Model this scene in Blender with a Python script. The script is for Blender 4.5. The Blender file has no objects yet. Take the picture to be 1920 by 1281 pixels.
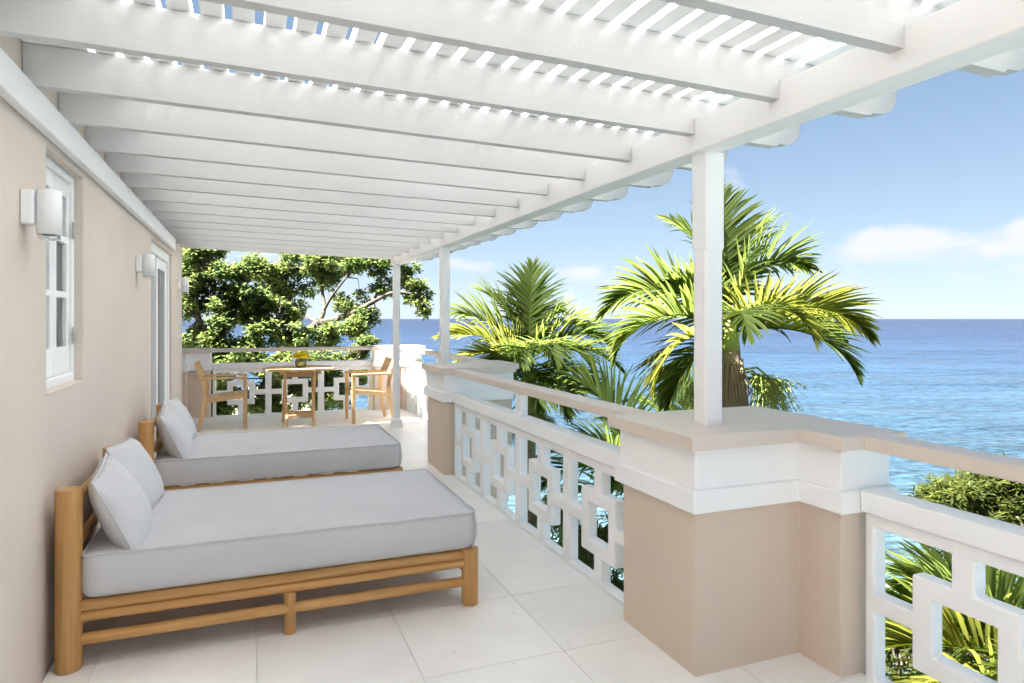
import bpy, bmesh, math, random
import numpy as np
from mathutils import Vector, Matrix
R = math.radians
random.seed(7); rng = np.random.default_rng(7)
SC = bpy.context.scene
COL = SC.collection

# ------------------------------------------------------------------ camera, sky, sun, exposure
TH = math.atan2(494, 1250)                     # the view is turned this far from the house wall towards the sea
CT, ST = math.cos(TH), math.sin(TH)
EYE = 1.40
cam_d = bpy.data.cameras.new('camera'); cam = bpy.data.objects.new('camera', cam_d); COL.objects.link(cam)
cam.location = (0, 0, EYE); cam.rotation_euler = (R(90), 0, -TH)
cam_d.sensor_width = 36; cam_d.lens = 1250 / 1920 * 36; cam_d.shift_y = -42.5 / 1920
cam_d.clip_start = 0.05; cam_d.clip_end = 120000
SC.camera = cam

SUN_EL, SUN_AZ = R(58), math.atan2(-1.0, -0.10)      # azimuth measured from +Y towards +X
SKY_STRENGTH, SUN_STRENGTH, EXPOSURE = 0.05, 5.0, 3.2
sv = Vector((math.sin(SUN_AZ) * math.cos(SUN_EL), math.cos(SUN_AZ) * math.cos(SUN_EL), math.sin(SUN_EL)))
sd = bpy.data.lights.new('sun', 'SUN'); sd.energy = SUN_STRENGTH; sd.angle = R(0.53); sd.color = (1.0, 0.982, 0.955)
sun = bpy.data.objects.new('sun', sd); COL.objects.link(sun)
sun.rotation_euler = sv.to_track_quat('Z', 'Y').to_euler(); sun.location = sv * 60

W = bpy.data.worlds.new('World'); SC.world = W; W.use_nodes = True
SC.view_settings.view_transform = 'Standard'; SC.view_settings.look = 'None'
SC.view_settings.exposure = EXPOSURE; SC.view_settings.gamma = 1
SC.view_settings.use_curve_mapping = False
SC.render.engine = 'CYCLES'
cy = SC.cycles
cy.use_denoising = True; cy.max_bounces = 12; cy.diffuse_bounces = 9; cy.glossy_bounces = 4
cy.transmission_bounces = 6; cy.transparent_max_bounces = 12; cy.caustics_reflective = False
cy.caustics_refractive = False; cy.sample_clamp_indirect = 8

def build_world():
    nt = W.node_tree; N = nt.nodes; L = nt.links
    for n in list(N): N.remove(n)
    out = N.new('ShaderNodeOutputWorld'); bg = N.new('ShaderNodeBackground')
    bg.inputs['Strength'].default_value = SKY_STRENGTH
    sky = N.new('ShaderNodeTexSky'); sky.sky_type = 'NISHITA'; sky.sun_disc = False
    sky.sun_elevation = SUN_EL; sky.sun_rotation = SUN_AZ
    sky.air_density = 0.58; sky.dust_density = 0.15; sky.ozone_density = 2.0; sky.altitude = 0
    tc = N.new('ShaderNodeTexCoord')
    sep = N.new('ShaderNodeSeparateXYZ'); L.new(tc.outputs['Generated'], sep.inputs[0])
    def m(op, a, b=None, clamp=False):
        n = N.new('ShaderNodeMath'); n.operation = op; n.use_clamp = clamp
        for i, v in enumerate((a, b)):
            if v is None: continue
            if isinstance(v, (int, float)): n.inputs[i].default_value = v
            else: L.new(v, n.inputs[i])
        return n.outputs[0]
    az = m('ARCTAN2', sep.outputs['X'], sep.outputs['Y'])
    el = m('ARCSINE', sep.outputs['Z'])
    cmb = N.new('ShaderNodeCombineXYZ')
    L.new(m('MULTIPLY', az, 9.0), cmb.inputs[0]); L.new(m('MULTIPLY', el, 16.0), cmb.inputs[1])
    nz = N.new('ShaderNodeTexNoise'); nz.inputs['Scale'].default_value = 1.9; nz.inputs['Detail'].default_value = 7
    nz.inputs['Roughness'].default_value = 0.56; L.new(cmb.outputs[0], nz.inputs['Vector'])
    total = None
    def cloud(px, py, wx, wy, k=1.0):
        nonlocal total
        a = TH + math.atan((px - 960) / 1250); e = math.atan((598 - py) / 1250 * math.cos(a - TH))
        dx = m('DIVIDE', m('SUBTRACT', az, a), wx / 1250); dy = m('DIVIDE', m('SUBTRACT', el, e), wy / 1250)
        r2 = m('ADD', m('MULTIPLY', dx, dx), m('MULTIPLY', dy, dy))
        g = m('MULTIPLY', m('EXPONENT', m('MULTIPLY', r2, -1.0)), k)
        total = g if total is None else m('ADD', total, g)
    cloud(1680, 462, 85, 26, .9); cloud(1640, 440, 40, 20, .5); cloud(1760, 445, 60, 18, .4); cloud(1085, 510, 62, 20, .9); cloud(870, 497, 80, 18, .8); cloud(1250, 520, 120, 20, .45); cloud(1500, 540, 200, 16, .4)
    cloud(1385, 345, 60, 30, .55); cloud(1330, 380, 70, 40, .5); cloud(1935, 425, 32, 24, .8); cloud(1860, 470, 22, 12, .5)
    cloud(560, 470, 160, 40, .8); cloud(2350, 420, 190, 60, 1.0); cloud(120, 400, 240, 70, 1.0); cloud(-2600, 380, 500, 90, .9)
    cloud(3900, 400, 900, 80, .8)
    d = m('ADD', m('MULTIPLY', nz.outputs['Fac'], 1.15), m('SUBTRACT', m('MULTIPLY', total, 0.72), 0.92))
    cl = m('MULTIPLY', m('MULTIPLY', d, 2.3, True), 0.85, True)
    mix = N.new('ShaderNodeMixRGB'); 
    # soften the very bright rim of the model sky (same curve in every direction)
    dv = N.new('ShaderNodeVectorMath'); dv.operation = 'MULTIPLY_ADD'; L.new(sky.outputs[0], dv.inputs[0])
    dv.inputs[1].default_value = (1 / KNEE[0], 1 / KNEE[1], 1 / KNEE[2]); dv.inputs[2].default_value = (1, 1, 1)
    sk = N.new('ShaderNodeVectorMath'); sk.operation = 'DIVIDE'; L.new(sky.outputs[0], sk.inputs[0]); L.new(dv.outputs[0], sk.inputs[1])
    tn_ = N.new('ShaderNodeVectorMath'); tn_.operation = 'MULTIPLY'; L.new(sk.outputs[0], tn_.inputs[0]); tn_.inputs[1].default_value = (1.0, .985, .89)
    L.new(cl, mix.inputs[0]); L.new(tn_.outputs[0], mix.inputs[1])
    mix.inputs[2].default_value = (CLOUD, CLOUD * 1.01, CLOUD * 1.03, 1)
    L.new(mix.outputs[0], bg.inputs['Color']); L.new(bg.outputs[0], out.inputs['Surface'])
CLOUD = 2.15
KNEE = (2.7, 3.2, 4.2)
build_world()

def pt(px, py, d):
    """a point of the place: column, row of the 1920 x 1281 survey picture and distance straight ahead in metres"""
    l = (px - 960) / 1250 * d
    return Vector((l * CT + d * ST, d * CT - l * ST, EYE - (py - 598) * d / 1250))

# ------------------------------------------------------------------ materials
def mat(name, color, rough=0.6, spec=0.3, var=0.0, vscale=3.0, bump=0.0, bscale=80.0, rand=0.0, coat=0.0, big=0.0, bigscale=(3, 3, 3)):
    m = bpy.data.materials.new(name); m.use_nodes = True
    nt = m.node_tree; N = nt.nodes; L = nt.links; b = N['Principled BSDF']
    b.inputs['Base Color'].default_value = (*color, 1); b.inputs['Roughness'].default_value = rough
    b.inputs['Specular IOR Level'].default_value = spec; b.inputs['Coat Weight'].default_value = coat
    tc = N.new('ShaderNodeTexCoord')
    geo = N.new('ShaderNodeNewGeometry')
    if var > 0 or rand > 0:
        nz = N.new('ShaderNodeTexNoise'); nz.inputs['Scale'].default_value = vscale; nz.inputs['Detail'].default_value = 6
        L.new(geo.outputs['Position'], nz.inputs['Vector'])
        mr = N.new('ShaderNodeMapRange'); mr.inputs['From Min'].default_value = .25; mr.inputs['From Max'].default_value = .75
        mr.inputs['To Min'].default_value = 1 - var; mr.inputs['To Max'].default_value = 1 + var
        L.new(nz.outputs['Fac'], mr.inputs['Value'])
        val = mr.outputs[0]
        if rand > 0:
            oi = N.new('ShaderNodeObjectInfo'); m2 = N.new('ShaderNodeMapRange')
            m2.inputs['To Min'].default_value = 1 - rand; m2.inputs['To Max'].default_value = 1 + rand
            L.new(oi.outputs['Random'], m2.inputs['Value'])
            mm = N.new('ShaderNodeMath'); mm.operation = 'MULTIPLY'; L.new(val, mm.inputs[0]); L.new(m2.outputs[0], mm.inputs[1]); val = mm.outputs[0]
        mx = N.new('ShaderNodeVectorMath'); mx.operation = 'SCALE'; mx.inputs[0].default_value = color
        L.new(val, mx.inputs['Scale']); L.new(mx.outputs[0], b.inputs['Base Color'])
    if bump > 0:
        nb = N.new('ShaderNodeTexNoise'); nb.inputs['Scale'].default_value = bscale; nb.inputs['Detail'].default_value = 5
        L.new(geo.outputs['Position'], nb.inputs['Vector'])
        bp = N.new('ShaderNodeBump'); bp.inputs['Strength'].default_value = bump; bp.inputs['Distance'].default_value = 0.01
        L.new(nb.outputs['Fac'], bp.inputs['Height']); L.new(bp.outputs[0], b.inputs['Normal'])
        if big > 0:
            mp = N.new('ShaderNodeMapping'); mp.inputs['Scale'].default_value = bigscale; L.new(geo.outputs['Position'], mp.inputs[0])
            nb2 = N.new('ShaderNodeTexNoise'); nb2.inputs['Scale'].default_value = 1; nb2.inputs['Detail'].default_value = 4; nb2.inputs['Distortion'].default_value = .6
            L.new(mp.outputs[0], nb2.inputs['Vector'])
            bp2 = N.new('ShaderNodeBump'); bp2.inputs['Strength'].default_value = big; bp2.inputs['Distance'].default_value = 0.03
            L.new(nb2.outputs['Fac'], bp2.inputs['Height']); L.new(bp.outputs[0], bp2.inputs['Normal']); L.new(bp2.outputs[0], b.inputs['Normal'])
    return m

M = {}
M['white'] = mat('white_paint', (.885, .882, .878), .55, .3, .03, 1.6, .14, 60, big=.10, bigscale=(5, 5, 5))
M['dimmed_white'] = mat('dimmed_rafter_white', (.54, .538, .535), .5, .3, .03, 2.0, .06, 45, rand=.025, big=.045, bigscale=(4, 60, 60))  # same white paint, darkened on the rafters against the over-bright ceiling light
M['slat_white'] = mat('white_painted_slat', (.895, .893, .888), .5, .3, .03, 2.0, .06, 45, rand=.025, big=.045, bigscale=(4, 60, 60))  # same white paint, lightened on the slats to bounce more sun down
M['post_white'] = mat('white_painted_post', (.83, .828, .822), .5, .3, .03, 2.0, .06, 45, rand=.025, big=.045, bigscale=(4, 60, 60))
M['beige'] = mat('beige_render', (.665, .550, .458), .75, .2, .05, 1.6, .12, 90, big=.08, bigscale=(4, 4, 4))
M['wall'] = mat('house_wall_render', (.62, .545, .478), .75, .2, .045, 1.3, .12, 90, big=.08, bigscale=(3, 3, 3))
M['capstone'] = mat('beige_cap_paint', (.68, .59, .515), .45, .4, .03, 2.0, .08, 60)
M['frame_white'] = mat('window_white', (.82, .83, .83), .4, .4, .01, 3)
M['fabric'] = mat('grey_fabric', (.575, .572, .588), .9, .1, .035, 3.5, .3, 900, big=.42, bigscale=(3.5, 9, 6))
M['piping'] = mat('grey_piping', (.56, .557, .572), .9, .1)
M['lampmetal'] = mat('white_lamp_metal', (.80, .81, .81), .35, .4)
M['steel'] = mat('hinge_steel', (.55, .55, .53), .35, .5); M['steel'].node_tree.nodes['Principled BSDF'].inputs['Metallic'].default_value = .8
M['dark'] = mat('dark_interior', (.06, .06, .06), .8, .1)
M['room'] = mat('room_paint', (.5, .5, .5), .8, .1)
M['curtain'] = mat('curtain_cloth', (.72, .73, .73), .9, .1, .05, 20)
M['grout'] = mat('grout', (.78, .75, .71), .9, .1)
M['soil'] = mat('pale_bounce_ground', (.24, .23, .16), .95, .1, .25, 1.2, .6, 6)  # ground tone raised to bounce sunlight up into the foliage

def tile_mat():
    m = mat('limestone_tile', (.89, .865, .83), .38, .35, .055, 2.4, .03, 40, rand=.035)
    nt = m.node_tree; N = nt.nodes; L = nt.links; b = N['Principled BSDF']
    geo = N.new('ShaderNodeNewGeometry')
    v = N.new('ShaderNodeTexNoise'); v.inputs['Scale'].default_value = 34; v.inputs['Detail'].default_value = 8; v.inputs['Distortion'].default_value = 1.4
    L.new(geo.outputs['Position'], v.inputs['Vector'])
    r = N.new('ShaderNodeMapRange'); r.inputs['From Min'].default_value = .66; r.inputs['From Max'].default_value = .74
    L.new(v.outputs['Fac'], r.inputs['Value'])
    old = b.inputs['Base Color'].links[0].from_socket
    mx = N.new('ShaderNodeMixRGB'); L.new(r.outputs[0], mx.inputs[0]); L.new(old, mx.inputs[1]); mx.inputs[2].default_value = (.74, .71, .67, 1)
    L.new(mx.outputs[0], b.inputs['Base Color'])
    return m
M['tile'] = tile_mat()

def wood_mat(name, c1, c2, axis='Z', rough=.45):
    m = bpy.data.materials.new(name); m.use_nodes = True
    nt = m.node_tree; N = nt.nodes; L = nt.links; b = N['Principled BSDF']
    tc = N.new('ShaderNodeTexCoord'); mp = N.new('ShaderNodeMapping')
    s = {'X': (1.5, 26, 26), 'Y': (26, 1.5, 26), 'Z': (26, 26, 1.5)}[axis]
    mp.inputs['Scale'].default_value = s
    L.new(tc.outputs['Object'], mp.inputs[0])
    nz = N.new('ShaderNodeTexNoise'); nz.inputs['Scale'].default_value = 1.6; nz.inputs['Detail'].default_value = 7; nz.inputs['Distortion'].default_value = .8
    L.new(mp.outputs[0], nz.inputs['Vector'])
    cr = N.new('ShaderNodeValToRGB'); cr.color_ramp.elements[0].position = .3; cr.color_ramp.elements[1].position = .72
    cr.color_ramp.elements[0].color = (*c2, 1); cr.color_ramp.elements[1].color = (*c1, 1)
    L.new(nz.outputs['Fac'], cr.inputs[0])
    oi = N.new('ShaderNodeObjectInfo'); mr = N.new('ShaderNodeMapRange'); mr.inputs['To Min'].default_value = .9; mr.inputs['To Max'].default_value = 1.1
    L.new(oi.outputs['Random'], mr.inputs['Value'])
    vs = N.new('ShaderNodeVectorMath'); vs.operation = 'SCALE'; L.new(cr.outputs[0], vs.inputs[0]); L.new(mr.outputs[0], vs.inputs['Scale'])
    L.new(vs.outputs[0], b.inputs['Base Color'])
    b.inputs['Roughness'].default_value = rough; b.inputs['Specular IOR Level'].default_value = .35
    bp = N.new('ShaderNodeBump'); bp.inputs['Strength'].default_value = .15; bp.inputs['Distance'].default_value = .004
    L.new(nz.outputs['Fac'], bp.inputs['Height']); L.new(bp.outputs[0], b.inputs['Normal'])
    return m
for ax in 'XYZ': M['teak' + ax] = wood_mat('teak_' + ax.lower(), (.58, .335, .125), (.42, .215, .07), ax)
for ax in 'XYZ': M['oak' + ax] = wood_mat('garden_teak_' + ax.lower(), (.66, .44, .22), (.56, .35, .16), ax)

def leaf_mat(name, c, ct, trans=.35, rough=.6, spec=.08):
    m = bpy.data.materials.new(name); m.use_nodes = True
    nt = m.node_tree; N = nt.nodes; L = nt.links; b = N['Principled BSDF']
    at = N.new('ShaderNodeAttribute'); at.attribute_name = 'tint'
    cr = N.new('ShaderNodeValToRGB')
    e = cr.color_ramp.elements
    e[0].color = (c[0] * .72, c[1] * .78, c[2] * .8, 1); e[1].color = (min(1, c[0] * 1.6), c[1] * 1.38, c[2] * .8, 1)
    k = e.new(.5); k.color = (*c, 1)
    L.new(at.outputs['Fac'], cr.inputs[0]); L.new(cr.outputs[0], b.inputs['Base Color'])
    b.inputs['Roughness'].default_value = rough; b.inputs['Specular IOR Level'].default_value = spec
    tr = N.new('ShaderNodeBsdfTranslucent')
    cr2 = N.new('ShaderNodeValToRGB'); e = cr2.color_ramp.elements
    e[0].color = (ct[0] * .6, ct[1] * .75, ct[2], 1); e[1].color = (min(1, ct[0] * 1.4), min(1, ct[1] * 1.22), ct[2], 1)
    L.new(at.outputs['Fac'], cr2.inputs[0]); L.new(cr2.outputs[0], tr.inputs['Color'])
    mx = N.new('ShaderNodeMixShader'); mx.inputs[0].default_value = trans
    L.new(b.outputs[0], mx.inputs[1]); L.new(tr.outputs[0], mx.inputs[2]); L.new(mx.outputs[0], N['Material Output'].inputs['Surface'])
    return m
M['palm'] = leaf_mat('palm_leaf', (0.0493, 0.0694, 0.0168), (0.2296, 0.2968, 0.0616), .62)
M['palm_yellow'] = leaf_mat('palm_leaf_yellowing', (0.0627, 0.0739, 0.0157), (0.2632, 0.3024, 0.0560), .62)
M['palm_dark'] = leaf_mat('palm_leaf_dark', (0.0459, 0.0717, 0.0179), (0.2184, 0.2968, 0.0616), .62)
M['leaf'] = leaf_mat('tree_leaf', (0.0493, 0.0672, 0.0213), (0.2520, 0.3192, 0.0896), .64)
M['leaf2'] = leaf_mat('tree_leaf_dark', (0.0470, 0.0650, 0.0213), (0.2408, 0.3136, 0.0896), .64)  # slightly deeper green for the dense tree and some shrubs
M['bush'] = leaf_mat('bush_leaf', (0.0560, 0.0694, 0.0190), (0.2464, 0.2856, 0.0728), .56)
M['bark'] = mat('grey_bark', (.105, .088, .072), .9, .1, .3, 9, .7, 25)
M['palmtrunk'] = mat('palm_trunk', (.25, .20, .15), .9, .1, .3, 14, .8, 22)
M['fibre'] = mat('dry_palm_fibre', (.30, .23, .16), .9, .1, .2, 10)
M['fruit'] = mat('green_palm_fruit', (.20, .24, .03), .5, .3, .3, 30)
M['stalk'] = mat('palm_stalk', (.22, .27, .06), .5, .3)

def glass_mat(name, tint=(1, 1, 1), rough=0.0):
    m = bpy.data.materials.new(name); m.use_nodes = True
    nt = m.node_tree; N = nt.nodes; L = nt.links
    N.remove(N['Principled BSDF'])
    t = N.new('ShaderNodeBsdfTransparent'); t.inputs[0].default_value = (*tint, 1)
    g = N.new('ShaderNodeBsdfGlossy'); g.inputs['Roughness'].default_value = rough
    f = N.new('ShaderNodeFresnel'); f.inputs['IOR'].default_value = 1.5
    mx = N.new('ShaderNodeMixShader'); L.new(f.outputs[0], mx.inputs[0]); L.new(t.outputs[0], mx.inputs[1]); L.new(g.outputs[0], mx.inputs[2])
    L.new(mx.outputs[0], N['Material Output'].inputs['Surface'])
    return m
M['glass'] = glass_mat('window_glass', (.92, .94, .94)); M['bowlglass'] = glass_mat('bowl_glass', (.93, .96, .95))

def sea_mat():
    m = bpy.data.materials.new('sea_water'); m.use_nodes = True
    nt = m.node_tree; N = nt.nodes; L = nt.links; b = N['Principled BSDF']
    geo = N.new('ShaderNodeNewGeometry')
    sep = N.new('ShaderNodeSeparateXYZ'); L.new(geo.outputs['Position'], sep.inputs[0])
    # offshore distance bends the colour from pale sandy shallows to deep blue; patches of reef and sand break it up
    mp = N.new('ShaderNodeMapping'); mp.inputs['Scale'].default_value = (.010, .004, 1); mp.inputs['Rotation'].default_value = (0, 0, R(25))
    L.new(geo.outputs['Position'], mp.inputs[0])
    pz = N.new('ShaderNodeTexNoise'); pz.inputs['Scale'].default_value = 1.0; pz.inputs['Detail'].default_value = 5
    L.new(mp.outputs[0], pz.inputs['Vector'])
    ln = N.new('ShaderNodeVectorMath'); ln.operation = 'LENGTH'; L.new(geo.outputs['Position'], ln.inputs[0])
    lg = N.new('ShaderNodeMath'); lg.operation = 'LOGARITHM'; L.new(ln.outputs['Value'], lg.inputs[0]); lg.inputs[1].default_value = 10
    a1 = N.new('ShaderNodeMath'); a1.operation = 'MULTIPLY_ADD'; L.new(pz.outputs['Fac'], a1.inputs[0]); a1.inputs[1].default_value = .7; a1.inputs[2].default_value = -.35
    a2 = N.new('ShaderNodeMath'); a2.operation = 'ADD'; L.new(lg.outputs[0], a2.inputs[0]); L.new(a1.outputs[0], a2.inputs[1])
    mr = N.new('ShaderNodeMapRange'); mr.inputs['From Min'].default_value = 1.1; mr.inputs['From Max'].default_value = 3.1
    L.new(a2.outputs[0], mr.inputs['Value'])
    cr = N.new('ShaderNodeValToRGB'); e = cr.color_ramp.elements
    e[0].position = 0; e[0].color = (0.1050, 0.1650, 0.1700, 1); e[1].position = 1; e[1].color = (0.0030, 0.0080, 0.0300, 1)
    for p, c in ((.25, (0.0280, 0.0570, 0.0800)), (.5, (0.0130, 0.0340, 0.0680)), (.72, (0.0050, 0.0160, 0.0480))):
        k = e.new(p); k.color = (*c, 1)
    L.new(mr.outputs[0], cr.inputs[0]); L.new(cr.outputs[0], b.inputs['Base Color'])
    b.inputs['Roughness'].default_value = .16; b.inputs['IOR'].default_value = 1.2; b.inputs['Specular IOR Level'].default_value = .3
    # waves: chop of several sizes, crests lying across the view out to sea
    def dot(v):
        n_ = N.new('ShaderNodeVectorMath'); n_.operation = 'DOT_PRODUCT'; L.new(geo.outputs['Position'], n_.inputs[0]); n_.inputs[1].default_value = v; return n_.outputs['Value']
    U, Vv = dot((CT, -ST, 0)), dot((ST, CT, 0))
    def field(ku, kv, det, rough=.62):
        def mul(a, k):
            n_ = N.new('ShaderNodeMath'); n_.operation = 'MULTIPLY'; L.new(a, n_.inputs[0]); n_.inputs[1].default_value = k; return n_.outputs[0]
        c_ = N.new('ShaderNodeCombineXYZ'); L.new(mul(U, ku), c_.inputs[0]); L.new(mul(Vv, kv), c_.inputs[1])
        z = N.new('ShaderNodeTexNoise'); z.inputs['Scale'].default_value = 1; z.inputs['Detail'].default_value = det; z.inputs['Roughness'].default_value = rough
        L.new(c_.outputs[0], z.inputs['Vector']); return z.outputs['Fac']
    n = None
    for ku, kv, dist, st in ((.8, 1.9, .28, 1.0), (.12, .34, 1.5, .9), (.018, .055, 8.0, .8)):
        bp = N.new('ShaderNodeBump'); bp.inputs['Distance'].default_value = dist; bp.inputs['Strength'].default_value = st
        L.new(field(ku, kv, 6), bp.inputs['Height'])
        if n is not None: L.new(n, bp.inputs['Normal'])
        n = bp.outputs[0]
    # changes of sky reflection and foam, painted as lighter and darker streaks of colour
    val = None
    for ku, kv, wt_ in ((1.1, 2.6, 2.4), (.16, .5, 1.2), (.022, .085, 1.0), (.003, .014, .8)):
        f0 = field(ku, kv, 4, .55); mm_ = N.new('ShaderNodeMath'); mm_.operation = 'MULTIPLY'; L.new(f0, mm_.inputs[0]); mm_.inputs[1].default_value = wt_; f = mm_.outputs[0]
        if val is None: val = f
        else:
            ad = N.new('ShaderNodeMath'); ad.operation = 'ADD'; L.new(val, ad.inputs[0]); L.new(f, ad.inputs[1]); val = ad.outputs[0]
    r2 = N.new('ShaderNodeMapRange'); r2.inputs['From Min'].default_value = 2.25; r2.inputs['From Max'].default_value = 3.15
    r2.inputs['To Min'].default_value = .45; r2.inputs['To Max'].default_value = 1.75; L.new(val, r2.inputs['Value'])
    sc_ = N.new('ShaderNodeVectorMath'); sc_.operation = 'SCALE'; L.new(cr.outputs[0], sc_.inputs[0]); L.new(r2.outputs[0], sc_.inputs['Scale'])
    L.new(sc_.outputs[0], b.inputs['Base Color'])
    L.new(n, b.inputs['Normal'])
    return m
M['sea'] = sea_mat()

# ------------------------------------------------------------------ helpers
def tag(o, label=None, cat=None, group=None, kind=None):
    if label: o['label'] = label
    if cat: o['category'] = cat
    if group: o['group'] = group
    if kind: o['kind'] = kind
    return o
def empty(name, loc=(0, 0, 0), rz=0, label=None, cat=None, group=None):
    o = bpy.data.objects.new(name, None); COL.objects.link(o); o.location = loc; o.rotation_euler = (0, 0, rz)
    o.empty_display_size = .1
    return tag(o, label, cat, group)
def link(name, me, m, parent=None, smooth=False, loc=None):
    o = bpy.data.objects.new(name, me); COL.objects.link(o)
    if m is not None and not me.materials: me.materials.append(m)
    if smooth:
        for p in me.polygons: p.use_smooth = True
    if parent is not None: o.parent = parent
    if loc is not None: o.location = loc
    return o
def bm_obj(name, bm, m, parent=None, smooth=False):
    bmesh.ops.recalc_face_normals(bm, faces=bm.faces[:])
    me = bpy.data.meshes.new(name); bm.to_mesh(me); bm.free()
    return link(name, me, m, parent, smooth)
def raw(name, verts, faces, m, parent=None, smooth=False):
    me = bpy.data.meshes.new(name); me.from_pydata([tuple(v) for v in verts], [], faces); me.update()
    return link(name, me, m, parent, smooth)
def box(name, x0, x1, y0, y1, z0, z1, m, parent=None, bev=.004, seg=1):
    bm = bmesh.new()
    v = [bm.verts.new((x, y, z)) for x in (x0, x1) for y in (y0, y1) for z in (z0, z1)]
    for f in ((0, 1, 3, 2), (4, 6, 7, 5), (0, 4, 5, 1), (2, 3, 7, 6), (0, 2, 6, 4), (1, 5, 7, 3)): bm.faces.new([v[i] for i in f])
    bmesh.ops.recalc_face_normals(bm, faces=bm.faces[:])
    if bev: bmesh.ops.bevel(bm, geom=bm.edges[:], offset=bev, segments=seg, affect='EDGES', profile=.5)
    return bm_obj(name, bm, m, parent)
def prism(name, poly, z0, z1, m, parent=None, bev=.006, seg=2):
    bm = bmesh.new()
    a = [bm.verts.new((x, y, z0)) for x, y in poly]; b = [bm.verts.new((x, y, z1)) for x, y in poly]
    bm.faces.new(a[::-1]); bm.faces.new(b)
    for i in range(len(poly)):
        j = (i + 1) % len(poly); bm.faces.new((a[i], a[j], b[j], b[i]))
    bmesh.ops.recalc_face_normals(bm, faces=bm.faces[:])
    if bev: bmesh.ops.bevel(bm, geom=bm.edges[:], offset=bev, segments=seg, affect='EDGES', profile=.5)
    return bm_obj(name, bm, m, parent)
def offset(poly, o):
    """grow a rectilinear, counter-clockwise outline by o"""
    n = len(poly); out = []
    for i in range(n):
        p0, p, p1 = poly[i - 1], poly[i], poly[(i + 1) % n]
        def nrm(a, b):
            dx, dy = b[0] - a[0], b[1] - a[1]; l = math.hypot(dx, dy); return (dy / l, -dx / l)
        a, b = nrm(p0, p), nrm(p, p1)
        out.append((p[0] + o * (a[0] + b[0]), p[1] + o * (a[1] + b[1])))
    return out
def ccw(poly):
    s = sum(poly[i][0] * poly[(i + 1) % len(poly)][1] - poly[(i + 1) % len(poly)][0] * poly[i][1] for i in range(len(poly)))
    return poly if s > 0 else poly[::-1]
def tube_data(path, rad, n=10, cap=True):
    path = [Vector(p) for p in path]; V = []; F = []
    if not hasattr(rad, '__len__'): rad = [rad] * len(path)
    up = None
    for i, p in enumerate(path):
        t = (path[min(i + 1, len(path) - 1)] - path[max(i - 1, 0)]).normalized()
        if up is None:
            up = Vector((0, 0, 1)) if abs(t.z) < .9 else Vector((1, 0, 0))
        s = t.cross(up).normalized(); up = s.cross(t).normalized()
        for k in range(n):
            a = 2 * math.pi * k / n
            V.append(p + (s * math.cos(a) + up * math.sin(a)) * rad[i])
    for i in range(len(path) - 1):
        for k in range(n):
            a = i * n + k; b = i * n + (k + 1) % n
            F.append((a, b, b + n, a + n))
    if cap:
        F.append(tuple(range(n))[::-1]); F.append(tuple(range((len(path) - 1) * n, len(path) * n)))
    return V, F
def tube(name, path, rad, m, parent=None, n=10):
    V, F = tube_data(path, rad, n); return raw(name, V, F, m, parent, True)
def pole(name, p0, p1, r, m, parent=None, n=20, bev=.006):
    """a round timber with eased ends"""
    p0, p1 = Vector(p0), Vector(p1); t = (p1 - p0).normalized()
    path = [p0, p0 + t * bev * .35, p0 + t * bev, p1 - t * bev, p1 - t * bev * .35, p1]
    V, F = tube_data(path, [r - bev, r - bev * .3, r, r, r - bev * .3, r - bev], n)
    o = raw(name, V, F, m, parent, True)
    o.data.polygons[-1].use_smooth = False; o.data.polygons[-2].use_smooth = False
    return o
def mask_solid(name, us, vs, solid, w0, w1, axes, m, parent=None, bev=.008, seg=2):
    """a slab with openings: cells of a u-v grid that are solid, w0..w1 thick; axes maps (u,v,w) to the world"""
    verts = {}; V = []; F = []
    def vid(i, j, k):
        if (i, j, k) not in verts:
            verts[(i, j, k)] = len(V); V.append(axes(us[i], vs[j], (w0, w1)[k]))
        return verts[(i, j, k)]
    nu, nv = len(us) - 1, len(vs) - 1
    S = lambda i, j: 0 <= i < nu and 0 <= j < nv and solid(i, j)
    for i in range(nu):
        for j in range(nv):
            if not S(i, j): continue
            for k in (0, 1):
                F.append([vid(i, j, k), vid(i + 1, j, k), vid(i + 1, j + 1, k), vid(i, j + 1, k)])
            if not S(i - 1, j): F.append([vid(i, j, 0), vid(i, j + 1, 0), vid(i, j + 1, 1), vid(i, j, 1)])
            if not S(i + 1, j): F.append([vid(i + 1, j, 0), vid(i + 1, j + 1, 0), vid(i + 1, j + 1, 1), vid(i + 1, j, 1)])
            if not S(i, j - 1): F.append([vid(i, j, 0), vid(i + 1, j, 0), vid(i + 1, j, 1), vid(i, j, 1)])
            if not S(i, j + 1): F.append([vid(i, j + 1, 0), vid(i + 1, j + 1, 0), vid(i + 1, j + 1, 1), vid(i, j + 1, 1)])
    bm = bmesh.new()
    bv = [bm.verts.new(v) for v in V]
    for f in F: bm.faces.new([bv[q] for q in f])
    bmesh.ops.recalc_face_normals(bm, faces=bm.faces[:])
    if bev:
        bmesh.ops.dissolve_limit(bm, angle_limit=R(1), verts=bm.verts[:], edges=bm.edges[:])
        es = [e for e in bm.edges if len(e.link_faces) == 2 and e.calc_face_angle(0) > .5]
        bmesh.ops.bevel(bm, geom=es, offset=bev, segments=seg, affect='EDGES', profile=.5)
    return bm_obj(name, bm, m, parent)
def children(o): return [c for c in bpy.data.objects if c.parent is o]
def copy_tree(o, parent=None):
    c = o.copy(); COL.objects.link(c)
    if parent is not None:
        c.parent = parent; c.matrix_parent_inverse = o.matrix_parent_inverse.copy()
    for ch in children(o): copy_tree(ch, c)
    return c

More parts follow.
